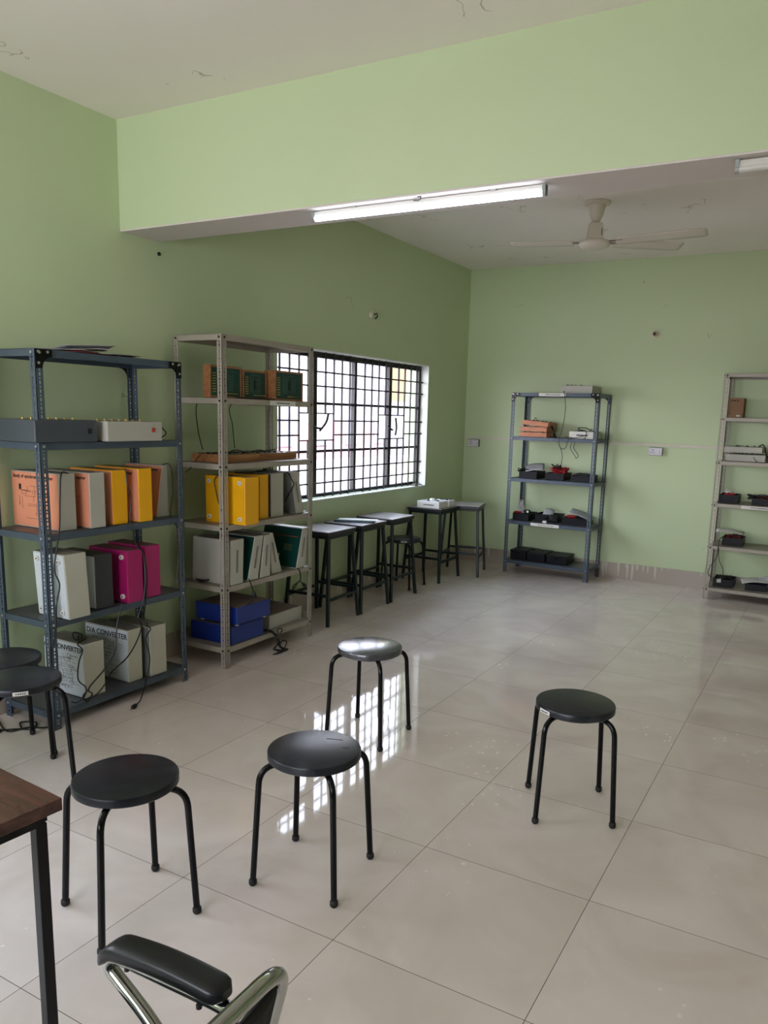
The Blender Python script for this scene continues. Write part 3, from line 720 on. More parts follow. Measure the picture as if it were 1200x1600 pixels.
cable([(0.30, 3.15, 1.255), (0.34, 3.17, 1.25), (0.35, 3.175, 1.12), (0.35, 3.155, 0.975), (0.38, 3.17, 0.90), (0.415, 3.13, 0.93), (0.42, 3.14, 0.75), (0.42, 3.12, 0.60)], t, base=b)

# rack 1, fourth shelf
z = 0.5465
t, b, hx, L = trainer('trainer_box', 'white trainer box with rubber feet standing on edge, overhanging its shelf', Q(2.391, 2.513, z, 0.32, 2.375, 2.50), 0.452, 0.225, CREAM, PANELW, feet=True)
cable([(0.30, 2.43, 0.87), (0.35, 2.385, 0.865), (0.37, 2.365, 0.80), (0.37, 2.372, 0.60)], t, base=b, r=0.003)
t, b, hx, L = trainer('trainer_box', 'dark grey trainer box between the white and the magenta boxes', Q(2.598, 2.707, z, 0.278), 0.392, 0.30, CHAR, PANELW, circuit=26)
t, b, hx, L = trainer('trainer_box', 'magenta trainer box with white rubber feet, nearer of the two', Q(2.777, 2.880, z, 0.280), 0.42, 0.29, MAGENTA, MAGENTA, feet=True)
t, b, hx, L = trainer('trainer_box', 'magenta trainer box farther along the shelf, no feet showing', Q(2.915, 3.020, z, 0.285), 0.402, 0.29, MAGENTA)
cable([(0.30, 2.95, 0.835), (0.36, 2.90, 0.838), (0.41, 2.895, 0.80), (0.43, 2.898, 0.70), (0.43, 2.895, 0.60), (0.43, 2.87, 0.47)], t, base=b)

# rack 1, bottom shelf: converter kits
z = 0.0915
t, b, hx, L = trainer('converter_trainer', 'white box reading A/D CONVERTER, front left on the bottom shelf', Q(2.520, 2.645, z, 0.286), 0.376, 0.305, CREAM, PANELW, circuit=60, near_text=('A/D CONVERTER', 0.0385, 0.004, 0.048))
cable([(0.30, 2.60, 0.382), (0.36, 2.50, 0.385), (0.395, 2.50, 0.36), (0.40, 2.47, 0.30), (0.41, 2.455, 0.22), (0.42, 2.49, 0.17), (0.43, 2.47, 0.13), (0.40, 2.45, 0.10), (0.37, 2.44, 0.10)], t, base=b)
mm = []
for k in range(7):
    a = k*0.9; mm.append((0.24+0.06*math.cos(a*1.7)+0.01*k, 2.57+0.045*math.sin(a*1.3), 0.385+0.005*(k % 3)))
cable(mm, t, base=b)
cable([(0.43, 2.50, 0.16), (0.44, 2.455, 0.14), (0.445, 2.475, 0.105), (0.44, 2.51, 0.135), (0.44, 2.49, 0.17), (0.43, 2.60, 0.24), (0.44, 2.66, 0.33), (0.42, 2.70, 0.46), (0.43, 2.73, 0.56)], t, base=b, r=0.004)
t, b, hx, L = trainer('converter_trainer', 'white box reading D/A CONVERTER in the middle of the bottom shelf', Q(2.805, 2.900, z, 0.293), 0.372, 0.335, CREAM, PANELW, circuit=30, near_text=('D/A CONVERTER', 0.0415, 0.012, 0.052))
cable([(0.33, 2.93, 0.40), (0.37, 2.90, 0.40), (0.40, 2.87, 0.375), (0.41, 2.82, 0.31), (0.42, 2.75, 0.255), (0.425, 2.65, 0.21), (0.43, 2.60, 0.16), (0.42, 2.55, 0.115), (0.40, 2.50, 0.10)], t, base=b)
t, b, hx, L = trainer('converter_trainer', 'plain cream trainer box at the far end of the bottom shelf', Q(2.938, 3.058, z, 0.284), 0.392, 0.32, CREAM, MIDGREY)
cable([(0.32, 2.99, 0.376), (0.37, 2.94, 0.382), (0.41, 2.93, 0.37), (0.42, 2.885, 0.33), (0.43, 2.90, 0.22), (0.44, 2.87, 0.13), (0.455, 2.83, 0.07), (0.47, 2.79, 0.02), (0.485, 2.75, 0.012)], t, base=b, plug_end=True)

# papers on top of rack 1
def sheet(name, label, loc, w, d, rz, m_, curl=0.02, n=1, cat='paper', group=None, tilt=0.0):
    t = tag(MB().grid(lambda u, v: ((u-.5)*w, (v-.5)*d, curl*(math.sin(u*PI*1.3+n)*0.5+0.5)*(0.3+v*0.7)), 10, 6).build(name, m_, None, smooth=True, solid=0.002), label, cat, group)
    t.location = loc; t.rotation_euler = (tilt, 0, rz); return t
sheet('magazine', 'red-covered magazine lying flat on top of the near slate rack', (0.30, 2.66, 1.816), 0.20, 0.27, 0.1, REDF, 0.004, 1, 'magazine')
sheet('magazine', 'printed magazine nearest the camera on top of the slate rack', (0.27, 2.60, 1.824), 0.20, 0.27, 0.5, PAPERG, 0.012, 2, 'magazine')
sheet('magazine', 'crumpled printed pages topmost in the pile on the slate rack', (0.28, 2.68, 1.840), 0.19, 0.25, -0.3, PAPERG, 0.022, 4, 'magazine')
sheet('magazine', 'loose printed page at the far end of the pile on the slate rack', (0.30, 2.83, 1.818), 0.18, 0.24, 0.25, PAPERG, 0.010, 3, 'magazine')
sheet('magazine', 'white curled leaf sticking up in the middle of the magazine pile', (0.29, 2.73, 1.834), 0.15, 0.19, 0.9, PAPER, 0.022, 5, 'magazine')

# ------------------------------------------------------------ rack 2 contents
def board_trainer(label, x, y0, y1, z, h, th, seed, frame=PINE):
    """wooden-framed circuit board standing up, board faces +x"""
    w = y1-y0; t = thing('circuit_board_trainer', label, 'circuit board kit', (x-th/2, (y0+y1)/2, z)); hx = th/2; hw = w/2
    mb = MB(); f = 0.012
    mb.box(-hx, hx, -hw, -hw+f, 0, h); mb.box(-hx, hx, hw-f, hw, 0, h); mb.box(-hx, hx, -hw+f, hw-f, 0, f); mb.box(-hx, hx, -hw+f, hw-f, h-f, h); mb.box(-hx, -hx+.004, -hw+f, hw-f, f, h-f)
    mb.build('wooden_frame', frame, t, bevel=0.0015)
    MB().box(hx-0.008, hx-0.003, -hw+f, hw-f, f, h-f).build('circuit_board', PCB, t)
    R = random.Random(seed); mb = MB(); px = hx-0.003
    mb.box(px, px+0.006, -0.008, 0.008, h*0.35, h*0.65)
    for _ in range(14):
        a = R.uniform(-hw+.06, hw-.03); c = R.uniform(h*.25, h*.85); mb.box(px, px+0.003, a, a+R.uniform(.005, .012), c, c+.004)
    mb.build('integrated_circuits', INK, t)
    mb = MB()
    for k in range(8):
        for j in (0, 1): mb.box(px, px+0.006, -hw+.024+j*.016, -hw+.031+j*.016, h*.18+k*h*.08, h*.18+k*h*.08+.006)
    for k in range(10): mb.box(px, px+0.005, -hw*.1+k*.012, -hw*.1+k*.012+.005, h*.13, h*.13+.006)
    mb.build('terminals', GOLD, t)
    mb = MB(); it = []
    for k in range(9): it.append((w*.32, w*.45, h*.25+k*h*.06, h*.25+k*h*.06+.0012)); it.append((w*.58, w*.75, h*.25+k*h*.06, h*.25+k*h*.06+.0012))
    it.append((w*.3, w*.78, h*.83, h*.83+.0012)); it.append((w*.3, w*.3+.0012, h*.25, h*.83))
    rects(mb, ((px, -hw, 0), (0, 1, 0), (0, 0, 1)), it, 0.0006); mb.build('printed_circuit', mat('silk_screen_white', (120, 150, 140), .5), t)
    return t
z = 1.6335
t1 = board_trainer('wood-framed green circuit board, left of three on the beige rack', 0.330, 3.509, 3.788, z, 0.190, 0.055, 1)
t2 = board_trainer('wood-framed green circuit board, middle of three on the beige rack', 0.330, 3.800, 4.030, z, 0.178, 0.07, 2)
t3 = board_trainer('wood-framed green circuit board against the window light, right of three', 0.385, 4.046, 4.343, z, 0.190, 0.09, 3)
cable([(0.276, 3.67, 1.660), (0.20, 3.66, 1.645), (0.08, 3.66, 1.60), (0.082, 3.66, 1.45), (0.12, 3.66, 1.315)], t1, base=t1.location, r=0.003)
cable([(0.262, 3.95, 1.66), (0.18, 3.955, 1.645), (0.081, 3.955, 1.58), (0.09, 3.97, 1.47), (0.12, 3.955, 1.32)], t2, base=t2.location, r=0.003)
cable([(0.345, 3.72, 1.640), (0.38, 3.80, 1.639), (0.42, 3.90, 1.640), (0.43, 3.99, 1.639)], t2, base=t2.location, r=0.004)

def flat_wood_kit(label, x0, x1, y0, y1, z, h, rz=0.0, wood=PINE, seed=0, tilt=(0, 0)):
    t = thing('wooden_trainer_kit', label, 'trainer kit', ((x0+x1)/2, (y0+y1)/2, z), rz); t.rotation_euler = (tilt[0], tilt[1], rz)
    a, b = (x1-x0)/2, (y1-y0)/2; mb = MB(); f = 0.01
    mb.box(-a, a, -b, -b+f, 0, h); mb.box(-a, a, b-f, b, 0, h); mb.box(-a, -a+f, -b+f, b-f, 0, h); mb.box(a-f, a, -b+f, b-f, 0, h); mb.box(-a+f, a-f, -b+f, b-f, 0, .004)
    mb.build('wooden_frame', wood, t, bevel=0.0012)
    MB().box(-a+f, a-f, -b+f, b-f, h-.008, h-.003).build('circuit_board', PCB, t)
    R = random.Random(seed); mb = MB()
    for _ in range(22):
        u = R.uniform(-a+.02, a-.03); v = R.uniform(-b+.02, b-.03); mb.box(u, u+R.uniform(.005, .014), v, v+R.uniform(.005, .014), h-.003, h+R.uniform(.001, .006))
    mb.build('components', INK, t); return t
z = 1.2515
t = flat_wood_kit('flat wooden trainer kit, nearer of two on the beige rack shelf', 0.13, 0.385, 3.555, 3.895, z, 0.047, 0.03, seed=4)
cable([(-0.06, -0.17, 0.04), (-0.06, -0.20, 0.02), (-0.06, -0.25, -0.03), (-0.06, -0.30, -0.06)], t, r=0.003)
cable([(0.0, 0.02, 0.05), (0.02, 0.06, 0.066), (0.06, 0.10, 0.055), (0.04, 0.15, 0.062)], t, r=0.003)
t = flat_wood_kit('flat wooden trainer kit, farther of two, edge against the window', 0.10, 0.345, 3.925, 4.325, z, 0.044, -0.02, seed=5)
cable([(-0.02, -0.12, 0.045), (0.02, -0.06, 0.058), (0.0, 0.02, 0.05), (0.03, 0.09, 0.06)], t, r=0.003)
z = 0.8865
t, b, hx, L = trainer('trainer_box', 'yellow trainer box with rubber feet, nearest on the beige rack, jutting out', Q(3.555, 3.682, z, 0.287), 0.548, 0.31, YELLOW, YELLOW, feet=True)
cable([(0.42, 3.60, 1.176), (0.36, 3.56, 1.178), (0.33, 3.535, 1.15), (0.345, 3.53, 1.08), (0.37, 3.535, 0.99), (0.40, 3.53, 0.95)], t, base=b, r=0.003)
t, b, hx, L = trainer('trainer_box', 'narrow yellow trainer box behind the jutting yellow one', Q(3.835, 3.920, z, 0.282), 0.43, 0.30, YELLOW)
cable([(0.30, 3.75, 1.18), (0.34, 3.82, 1.175), (0.37, 3.86, 1.182), (0.33, 3.92, 1.178), (0.36, 3.99, 1.186), (0.30, 4.03, 1.19)], t, base=b, r=0.005)
t, b, hx, L = trainer('trainer_box', 'upright grey trainer box between yellow and sloping grey ones', Q(3.946, 4.075, z, 0.284), 0.43, 0.30, GREYW, DARKGREY)
t, b, hx, L = trainer('trainer_box', 'sloping grey trainer box with vents at the window end of its shelf', Q(4.215, 4.30, z, 0.282, 4.150, 4.235), 0.43, 0.30, GREYW, MIDGREY, vents=18)
cable([(0.38, 4.16, 1.165), (0.42, 4.14, 1.165), (0.44, 4.15, 1.12), (0.445, 4.165, 1.085), (0.44, 4.12, 1.03), (0.44, 4.08, 0.98)], t, base=b, r=0.004)
sheet('paper_sheet', 'white paper sheet at the window end of the yellow boxes shelf', (0.36, 4.30, 0.893), 0.14, 0.08, 0.1, PAPER, 0.004, 1)
z = 0.5115
t, b, hx, L = trainer('trainer_box', 'blank upright grey trainer box, leftmost of the row below the yellow boxes', Q(3.522, 3.640, z, 0.278, 3.535, 3.650), 0.456, 0.31, GREYW, GREYW, vents=18)
cable([(0.20, 3.50, 0.53), (0.25, 3.485, 0.522), (0.30, 3.50, 0.535), (0.27, 3.515, 0.525), (0.22, 3.49, 0.53), (0.20, 3.52, 0.52)], t, base=(b.x, b.y, b.z), r=0.005)
t, b, hx, L = trainer('trainer_box', 'sloping grey trainer box with partly hidden green board, second below the yellow boxes', Q(3.690, 3.790, z, 0.276, 3.762, 3.845), 0.45, 0.31, GREYW, PCB, vents=18, circuit=0)
cable([(0.44, 3.70, 0.53), (0.465, 3.695, 0.51), (0.48, 3.705, 0.45)], t, base=b, r=0.0035, plug_end=True)
cable([(0.48, 3.705, 0.40), (0.485, 3.68, 0.385), (0.47, 3.65, 0.365), (0.46, 3.60, 0.362)], t, base=b, r=0.0035)
t, b, hx, L = trainer('trainer_box', 'narrow grey vented trainer box, third from left below the yellow boxes', Q(3.812, 3.912, z, 0.272, 3.855, 3.918), 0.45, 0.30, GREYW, MIDGREY, vents=18)
t, b, hx, L = trainer('trainer_box', 'grey vented trainer box leaning left against its neighbour below the yellow boxes', Q(3.950, 4.058, z, 0.276, 3.924, 3.962), 0.432, 0.30, GREYW, MIDGREY, vents=18)
t, b, hx, L = trainer('trainer_box', 'sloping trainer box showing a big green circuit board, window end', Q(4.190, 4.285, z, 0.272, 4.262, 4.335), 0.45, 0.33, GREYW, PCB, vents=18)
o0 = Vector((-hx, L[0][0], 0)); ezz = Vector((0, L[3][0]-L[0][0], L[3][1])).normalized(); nn_ = Vector((1, 0, 0)).cross(ezz)
mm = MB(); rects(mm, (o0+nn_*.003, (1, 0, 0), ezz), [(0.02, 0.30, 0.215, 0.219)]); mm.build('red_line', REDINK, t)
mm = MB(); rects(mm, (o0+nn_*.003, (1, 0, 0), ezz), [(0.06, 0.17, 0.03, 0.09)], 0.006); mm.build('cream_block', CREAM, t)
mm = MB(); rects(mm, (o0+nn_*.003, (1, 0, 0), ezz), [(0.2+.012*(k % 6), 0.205+.012*(k % 6), .12+.012*(k//6), .125+.012*(k//6)) for k in range(24)]); mm.build('terminals', GOLD, t)
cable([(0.44, 4.20, 0.515), (0.47, 4.20, 0.50), (0.475, 4.205, 0.44), (0.48, 4.17, 0.425), (0.48, 4.12, 0.41), (0.475, 4.13, 0.385), (0.48, 4.18, 0.43), (0.48, 4.22, 0.41)], t, base=b, r=0.0045, plug_end=True)
z = 0.1315
t, b, hx, L = trainer('trainer_box', 'blue flat trainer box underneath the other blue one', Q(3.535, 3.845, z, 0.115), 0.447, 0.335, BLUE)
t, b, hx, L = trainer('trainer_box', 'blue flat trainer box stacked on the other, dusty brown top', Q(3.560, 3.880, z+0.1285, 0.108), 0.475, 0.34, BLUE)
MB().box(-hx+.012, hx-.012, -.15, .15, .108, .1105).build('top_panel', DUSTTOP, t)
for u in (-1, 1):
    for v in (-1, 1): MB().tube([(u*.14, v*.13, -.0125), (u*.14, v*.13, 0)], .012, 12).build('rubber_foot', WHITE, t)
t, b, hx, L = trainer('trainer_box', 'grey flat trainer box with dusty top beside the two blue ones', Q(3.955, 4.310, z, 0.092), 0.408, 0.28, GREYW)
MB().box(-hx+.012, hx-.012, -.165, .165, .092, .0945).build('top_panel', DUSTTOP, t)
# dangling bundle of cables over the front edge of the bottom shelf
R = random.Random(3)
cb = thing('cable_bundle', 'tangled black cable bundle hanging from the bottom shelf to the floor', 'cable', (0.46, 3.93, 0))
for k in range(5):
    pts = [(-0.05, -0.03+R.uniform(-.02, .02), 0.14), (0.012, -0.04+R.uniform(-.02, .02), 0.142), (0.03, R.uniform(-.02, .02), 0.10), (0.03+R.uniform(0, .02), R.uniform(-.02, .03), 0.06)]
    pts += [(0.03+R.uniform(-.01, .02), R.uniform(-.03, .05), 0.02), (0.05+R.uniform(-.02, .03), R.uniform(-.02, .07), 0.009), (0.06+R.uniform(-.02, .02), R.uniform(-.09, -.02), 0.008)]
    MB().tube(spline(pts, 6), 0.004, 6).build('cable', CABLE, cb, smooth=True)
for c, rr in (((0.03, 0.03, 0.13), .022), ((0.045, 0.05, 0.035), .032)):
    MB().tube([(c[0]+0.006*math.sin(a*2), c[1]+rr*math.cos(a), c[2]+rr*math.sin(a)*.95) for a in [k*PI/10 for k in range(20)]], 0.0035, 6, closed=True).build('cable', CABLE, cb, smooth=True)

# ------------------------------------------------------------ rack 3 and rack 4 contents (fronts face -y)
def rack_loc(x, y, z): return (x, y, z)
def flat_case(label, x0, x1, y0, y1, z, h, case, top=None, rz=0.0, seed=0, tape=False, cat='instrument box', name='instrument_box'):
    a, b = (x1-x0)/2, (y1-y0)/2; t = thing(name, label, cat, ((x0+x1)/2, (y0+y1)/2, z), rz)
    MB().box(-a, a, -b, b, 0, h).build('case', case, t, bevel=0.003)
    mm = MB(); mm.box(-a+.012, a-.012, -b+.012, b-.012, h, h+.002); mm.build('top_panel', top or MIDGREY, t)
    R = random.Random(seed); mm = MB()
    for _ in range(16):
        u = R.uniform(-a+.03, a-.04); v = R.uniform(-b+.03, b-.04); mm.box(u, u+R.uniform(.006, .02), v, v+R.uniform(.006, .02), h+.002, h+R.uniform(.004, .012))
    mm.build('controls', INK, t)
    if tape:
        mm = MB(); it = []; u = 0.3*2*a
        while u < 0.75*2*a: w_ = R.uniform(.006, .016); it.append((u, u+w_, h*.4, h*.58)); u += w_+.004
        rects(mm, ((-a, -b-.0005, 0), (1, 0, 0), (0, 0, 1)), it, .0004); mm.build('printed_line', INK, t)
    return t
RB = 1.8165
t = flat_case('pale grey instrument box on top of the back wall slate rack', 1.165, 1.475, 7.455, 7.72, RB, 0.072, GREYW, seed=11)
cable([(1.21, 7.50, 1.84), (1.20, 7.43, 1.83), (1.232, 7.375, 1.80), (1.25, 7.372, 1.66), (1.235, 7.372, 1.50), (1.205, 7.365, 1.36), (1.235, 7.36, 1.29), (1.28, 7.365, 1.30), (1.30, 7.37, 1.38), (1.36, 7.40, 1.395), (1.45, 7.42, 1.42)], t, base=t.location, r=0.003)
# stacked wooden kits
t = flat_wood_kit('reddish wooden kit at the bottom of the stack of three', 0.765, 1.045, 7.455, 7.70, 1.3865, 0.045, 0.02, PINK_WOOD, 21)
t = flat_wood_kit('reddish wooden kit in the middle of the stack of three', 0.772, 1.048, 7.455, 7.70, 1.440, 0.045, -0.01, PINK_WOOD, 22)
t = flat_wood_kit('reddish wooden kit tilted on top of the stack of three', 0.785, 1.058, 7.455, 7.70, 1.497, 0.045, 0.0, PINK_WOOD, 23, tilt=(0, 0.075))
for k in range(3):
    cable([(0.13, -.02*k, .02), (.16, -.03+.02*k, -.01-.02*k), (.19+.01*k, -.05, -.09), (.22, -.03*k, -.104)], t, r=0.004)
cable([(-.06, 0, .047), (-.045, .0, .075), (-.03, .01, .05)], t, r=0.003)
t = flat_case('white instrument box with a coiled cable on the back wall rack', 1.262, 1.508, 7.50, 7.75, 1.3865, 0.068, WHITE, seed=12, tape=True)
cable([(-.02, -.02, .075), (-.06, -.05, .10), (.02, -.08, .105), (.06, -.05, .085), (.08, -.06, .095)], t, r=0.004)
cable([(-.06, -.08, .08), (.02, -.11, .085), (.05, -.135, .05), (.03, -.14, .0), (-.07, -.15, -.03), (-.09, -.15, -.10), (-.04, -.15, -.17), (-.03, -.15, -.19), (-.01, -.15, -.16), (-.06, -.15, -.09), (-.05, -.15, -.02), (-.08, -.15, .005), (-.16, -.13, .01)], t, r=0.003)

def bin_box(label, x0, x1, y0, y1, z, h, rz=0.0, group=None, name='plastic_bin'):
    a, b = (x1-x0)/2, (y1-y0)/2; t = thing(name, label, 'bin', ((x0+x1)/2, (y0+y1)/2, z), rz, group); w = .003
    mb = MB(); mb.box(-a, a, -b, -b+w, 0, h); mb.box(-a, a, b-w, b, 0, h); mb.box(-a, -a+w, -b+w, b-w, 0, h); mb.box(a-w, a, -b+w, b-w, 0, h); mb.box(-a+w, a-w, -b+w, b-w, 0, w)
    mb.box(-a-.003, a+.003, -b-.003, -b, h-.006, h); mb.box(-a-.003, a+.003, b, b+.003, h-.006, h); mb.box(-a-.003, -a, -b, b, h-.006, h); mb.box(a, a+.003, -b, b, h-.006, h)
    mb.build('tub', BIN, t); return t
def lid_flap(label, parent_t, a, b, h, ang, side):
    pass
def wires(label, c, rx, ry, rz_, m_, n=7, seed=1, r=0.0022, cat='wires', name='wire_bundle'):
    t = thing(name, label, cat, c); R = random.Random(seed)
    for k in range(n):
        pts = [(R.uniform(-rx, rx), R.uniform(-ry, ry), R.uniform(0, rz_)) for _ in range(8)]
        pts[0] = (pts[0][0], pts[0][1], 0.0)
        MB().tube(spline(pts, 5), r, 5).build('wire', m_, t, smooth=True)
    return t
def leaning_sheet(name, label, loc, w, d, rot, m_, cat='paper'):
    t = tag(MB().grid(lambda u, v: ((u-.5)*w, (v-.5)*d, 0.012*math.sin(u*PI)), 8, 4).build(name, m_, None, smooth=True, solid=0.0015), label, cat)
    t.location = loc; t.rotation_euler = rot; return t
z = 0.972
bin_box('black plastic bin holding a grey sheet, left on the middle shelf', 0.775, 0.962, 7.48, 7.74, z, 0.066)
leaning_sheet('cover_sheet', 'grey cover sheet sticking up out of the left bin, middle shelf', (0.905, 7.58, 1.075), 0.19, 0.13, (0.5, -0.12, 0.3), PAPERG)
wires('black lead lying over the left bin, middle shelf of the slate rack', (0.80, 7.56, 1.035), .06, .05, .03, CABLE, 4, 31, .004, 'cable', 'lead_bundle')
bin_box('black plastic bin heaped with red wires, middle shelf centre', 1.052, 1.242, 7.48, 7.74, z, 0.066)
wires('heap of red wires in the middle black bin', (1.165, 7.58, 1.0), .08, .09, .095, REDW, 26, 32, .0032)
t = wires('black cable looping over the heap of red wires', (1.14, 7.56, 1.03), .05, .05, .09, CABLE, 3, 33, .004, 'cable', 'lead_bundle')
cable([(1.225, 7.372, 1.30), (1.245, 7.38, 1.22), (1.235, 7.40, 1.14), (1.22, 7.43, 1.12)], t, base=t.location, r=0.003, plug_end=True)
bin_box('black plastic bin with grey leads, right on the middle shelf', 1.318, 1.510, 7.47, 7.73, z, 0.060)
wires('grey-black leads spilling over the right bin of the middle shelf', (1.43, 7.56, 1.01), .11, .06, .04, CABLE, 7, 34, .003, 'cable', 'lead_bundle')
z = 0.5395
bin_box('black plastic bin with a clear bag on it, left end of its shelf', 0.735, 0.905, 7.47, 7.73, z, 0.068)
wires('crumpled clear plastic bag standing on the left black bin', (0.79, 7.56, 0.605), .035, .03, .13, CLEARP, 8, 35, .0035, 'plastic bag', 'plastic_bag')
wires('short red wires on the left bin of the second lowest shelf', (0.76, 7.53, 0.605), .04, .03, .02, REDW, 6, 36, .0025)
t = thing('meter_module', 'small black meter with white knob on the left bin', 'meter', (0.86, 7.55, 0.6095)); MB().box(-.025, .025, -.02, .02, 0, .035).build('case', BIN, t, bevel=.003); MB().box(0.0, .022, -.0225, -.02, .006, .026).build('knob', WHITE, t)
t = bin_box('black plastic bin behind, middle of the second lowest shelf', 0.955, 1.19, 7.53, 7.74, z, 0.075)
leaning_sheet('cover_sheet', 'folded pale sheet between two black bins, second lowest shelf', (1.09, 7.55, 0.635), 0.10, 0.09, (0.7, 0.2, 0.1), PAPERG)
wires('black leads spilling from the middle bin, second lowest shelf', (1.14, 7.50, 0.56), .07, .03, .06, CABLE, 8, 37, .0035, 'cable', 'lead_bundle')
t = thing('adapter_plug', 'small white adapter lying in front of the middle bin', 'adapter', (1.09, 7.44, z)); MB().box(-.022, .022, -.014, .014, 0, .022).build('case', WHITE, t, bevel=.004)
bin_box('black plastic bin under a leaning lid, right end of its shelf', 1.258, 1.50, 7.455, 7.71, z, 0.070)
leaning_sheet('cover_sheet', 'black-edged grey lid leaning on the right bin, second lowest shelf', (1.43, 7.54, 0.64), 0.24, 0.18, (0.15, 0.32, 0.1), PAPERG, 'lid')
wires('red wires in the right bin of the second lowest shelf', (1.32, 7.56, 0.60), .05, .04, .03, REDW, 8, 38, .0025)
z = 0.1315
def closed_box(label, x0, x1, y0, y1, z, h, rz=0.0):
    a, b = (x1-x0)/2, (y1-y0)/2; t = thing('black_toolbox', label, 'case', ((x0+x1)/2, (y0+y1)/2, z), rz)
    MB().box(-a, a, -b, b, 0, h*.8).build('case', BIN, t, bevel=.006); MB().box(-a-.003, a+.003, -b-.003, b+.003, h*.8, h).build('lid', BIN, t, bevel=.005)
    MB().box(-.02, .02, -b-.008, -b-.003, h*.62, h*.9).build('latch', BLACKP, t); return t
closed_box('closed black case, leftmost of three at the bottom of the back slate rack', 0.73, 0.90, 7.47, 7.72, z, 0.098)
t = closed_box('closed black case with a cable on it at the bottom of the back slate rack', 0.915, 1.11, 7.455, 7.71, z, 0.092)
cable([(-.06, -.05, .095), (-.03, -.07, .125), (.03, -.06, .12), (.07, -.09, .10), (.085, -.135, .07), (.08, -.133, .03)], t, r=.004)
closed_box('closed black case, rightmost of three at the bottom of the back slate rack', 1.127, 1.335, 7.445, 7.70, z, 0.088)

# rack 4
z = 1.6265
t = thing('cardboard_box', 'brown cardboard box on the upper shelf of the right-hand beige rack', 'box', (2.755, 7.56, z), 0.0)
MB().box(-.062, .062, -.08, .08, 0, .168).build('carton', CARD, t, bevel=.002)
mm = MB(); rects(mm, ((-.062, -.0805, 0), (1, 0, 0), (0, 0, 1)), [(.02, .034, .14, .15), (.04, .058, .14, .15), (.064, .078, .14, .15)]); mm.build('printed_marks', INK, t)
mm = MB(); mm.tube([(-.048+.008*math.cos(a), -.0808, .035+.008*math.sin(a)) for a in [k*PI/8 for k in range(16)]], .001, 5, closed=True); mm.build('printed_ring', INK, t)
mm = MB(); rects(mm, ((-.062, -.0805, 0), (1, 0, 0), (0, 0, 1)), [(.068, .10, .008, .022)]); mm.build('paper_label', PAPER, t)
z = 1.2475
t = flat_case('grey instrument box, lower of two stacked on the beige rack', 2.715, 3.035, 7.46, 7.70, z, 0.060, GREYW, seed=41)
cable([(.06, -.115, .05), (.08, -.125, .02), (.10, -.125, .003)], t, r=.003)
t = flat_case('grey instrument box, upper of two stacked on the beige rack', 2.692, 3.005, 7.455, 7.70, z+0.0765, 0.050, GREYW, seed=42)
cable([(.12, -.03, .06), (.15, -.06, .075), (.17, -.05, .05), (.19, -.04, -.02), (.24, -.05, -.05)], t, r=.005)
t = flat_case('grey instrument box at the right edge beside the stacked pair', 3.12, 3.42, 7.46, 7.70, z, 0.10, GREYW, seed=43)
z = 0.8735
bin_box('black bin with red board on the beige rack, near the post', 2.695, 2.85, 7.46, 7.70, z, 0.072)
wires('red wires and clear wrap on the bin by the post', (2.77, 7.56, 0.925), .05, .05, .03, REDW, 12, 44, .003)
wires('crumpled clear wrap behind the red wires on the beige rack', (2.755, 7.62, 0.94), .035, .03, .04, CLEARP, 7, 45, .003, 'plastic bag', 'plastic_bag')
bin_box('black bin with terminals at the right edge, third lowest shelf', 2.965, 3.165, 7.45, 7.68, z, 0.060)
wires('black leads looping over the right-edge bin', (3.02, 7.54, 0.91), .11, .05, .05, CABLE, 5, 46, .004, 'cable', 'lead_bundle')
wires('red terminal wires inside the right-edge bin', (3.07, 7.55, 0.90), .08, .04, .04, REDW, 6, 47, .003)
z = 0.4925
bin_box('black bin with red and grey wires and a trailing cable', 2.755, 2.925, 7.46, 7.69, z, 0.070)
t = wires('red wires filling the bin with the trailing cable', (2.84, 7.56, 0.54), .06, .05, .04, REDW, 10, 48, .003)
t = wires('black leads on the bin with the trailing cable', (2.86, 7.55, 0.545), .07, .05, .04, CABLE, 7, 49, .003, 'cable', 'lead_bundle')
cable([(2.79, 7.50, .57), (2.745, 7.42, .56), (2.74, 7.352, .50), (2.74, 7.35, .40), (2.69, 7.35, .30), (2.68, 7.35, .23), (2.75, 7.35, .20), (2.80, 7.35, .22), (2.80, 7.35, .29), (2.76, 7.35, .37), (2.745, 7.352, .48)], t, base=t.location, r=.003)
leaning_sheet('paper_sheet', 'white paper lying over the bin that has a long drooping cable', (2.80, 7.60, 0.600), 0.24, 0.13, (0.1, 0.05, 0.05), PAPER)
z = 0.1095
bin_box('black bin with a white tag, left on the bottom shelf of the beige rack', 2.715, 2.885, 7.45, 7.68, z, 0.070)
wires('black wires coiled in the bin with the white tag', (2.80, 7.55, 0.155), .06, .05, .05, CABLE, 9, 50, .003, 'cable', 'lead_bundle')
t = thing('tag', 'white card tag hanging on the bottom left bin', 'tag', (2.765, 7.438, 0.15)); MB().box(-.018, .018, -.001, .001, 0, .036).build('card', PAPER, t)
bin_box('black bin with paper and wrap at the bottom right edge', 2.985, 3.165, 7.45, 7.68, z, 0.055)
leaning_sheet('paper_sheet', 'white paper over the bottom right bin', (3.04, 7.57, 0.175), 0.20, 0.14, (0.12, -0.1, 0.2), PAPER)
wires('crumpled clear wrap on the bottom right bin', (3.14, 7.56, 0.178), .05, .04, .05, CLEARP, 9, 51, .0035, 'plastic bag', 'plastic_bag')

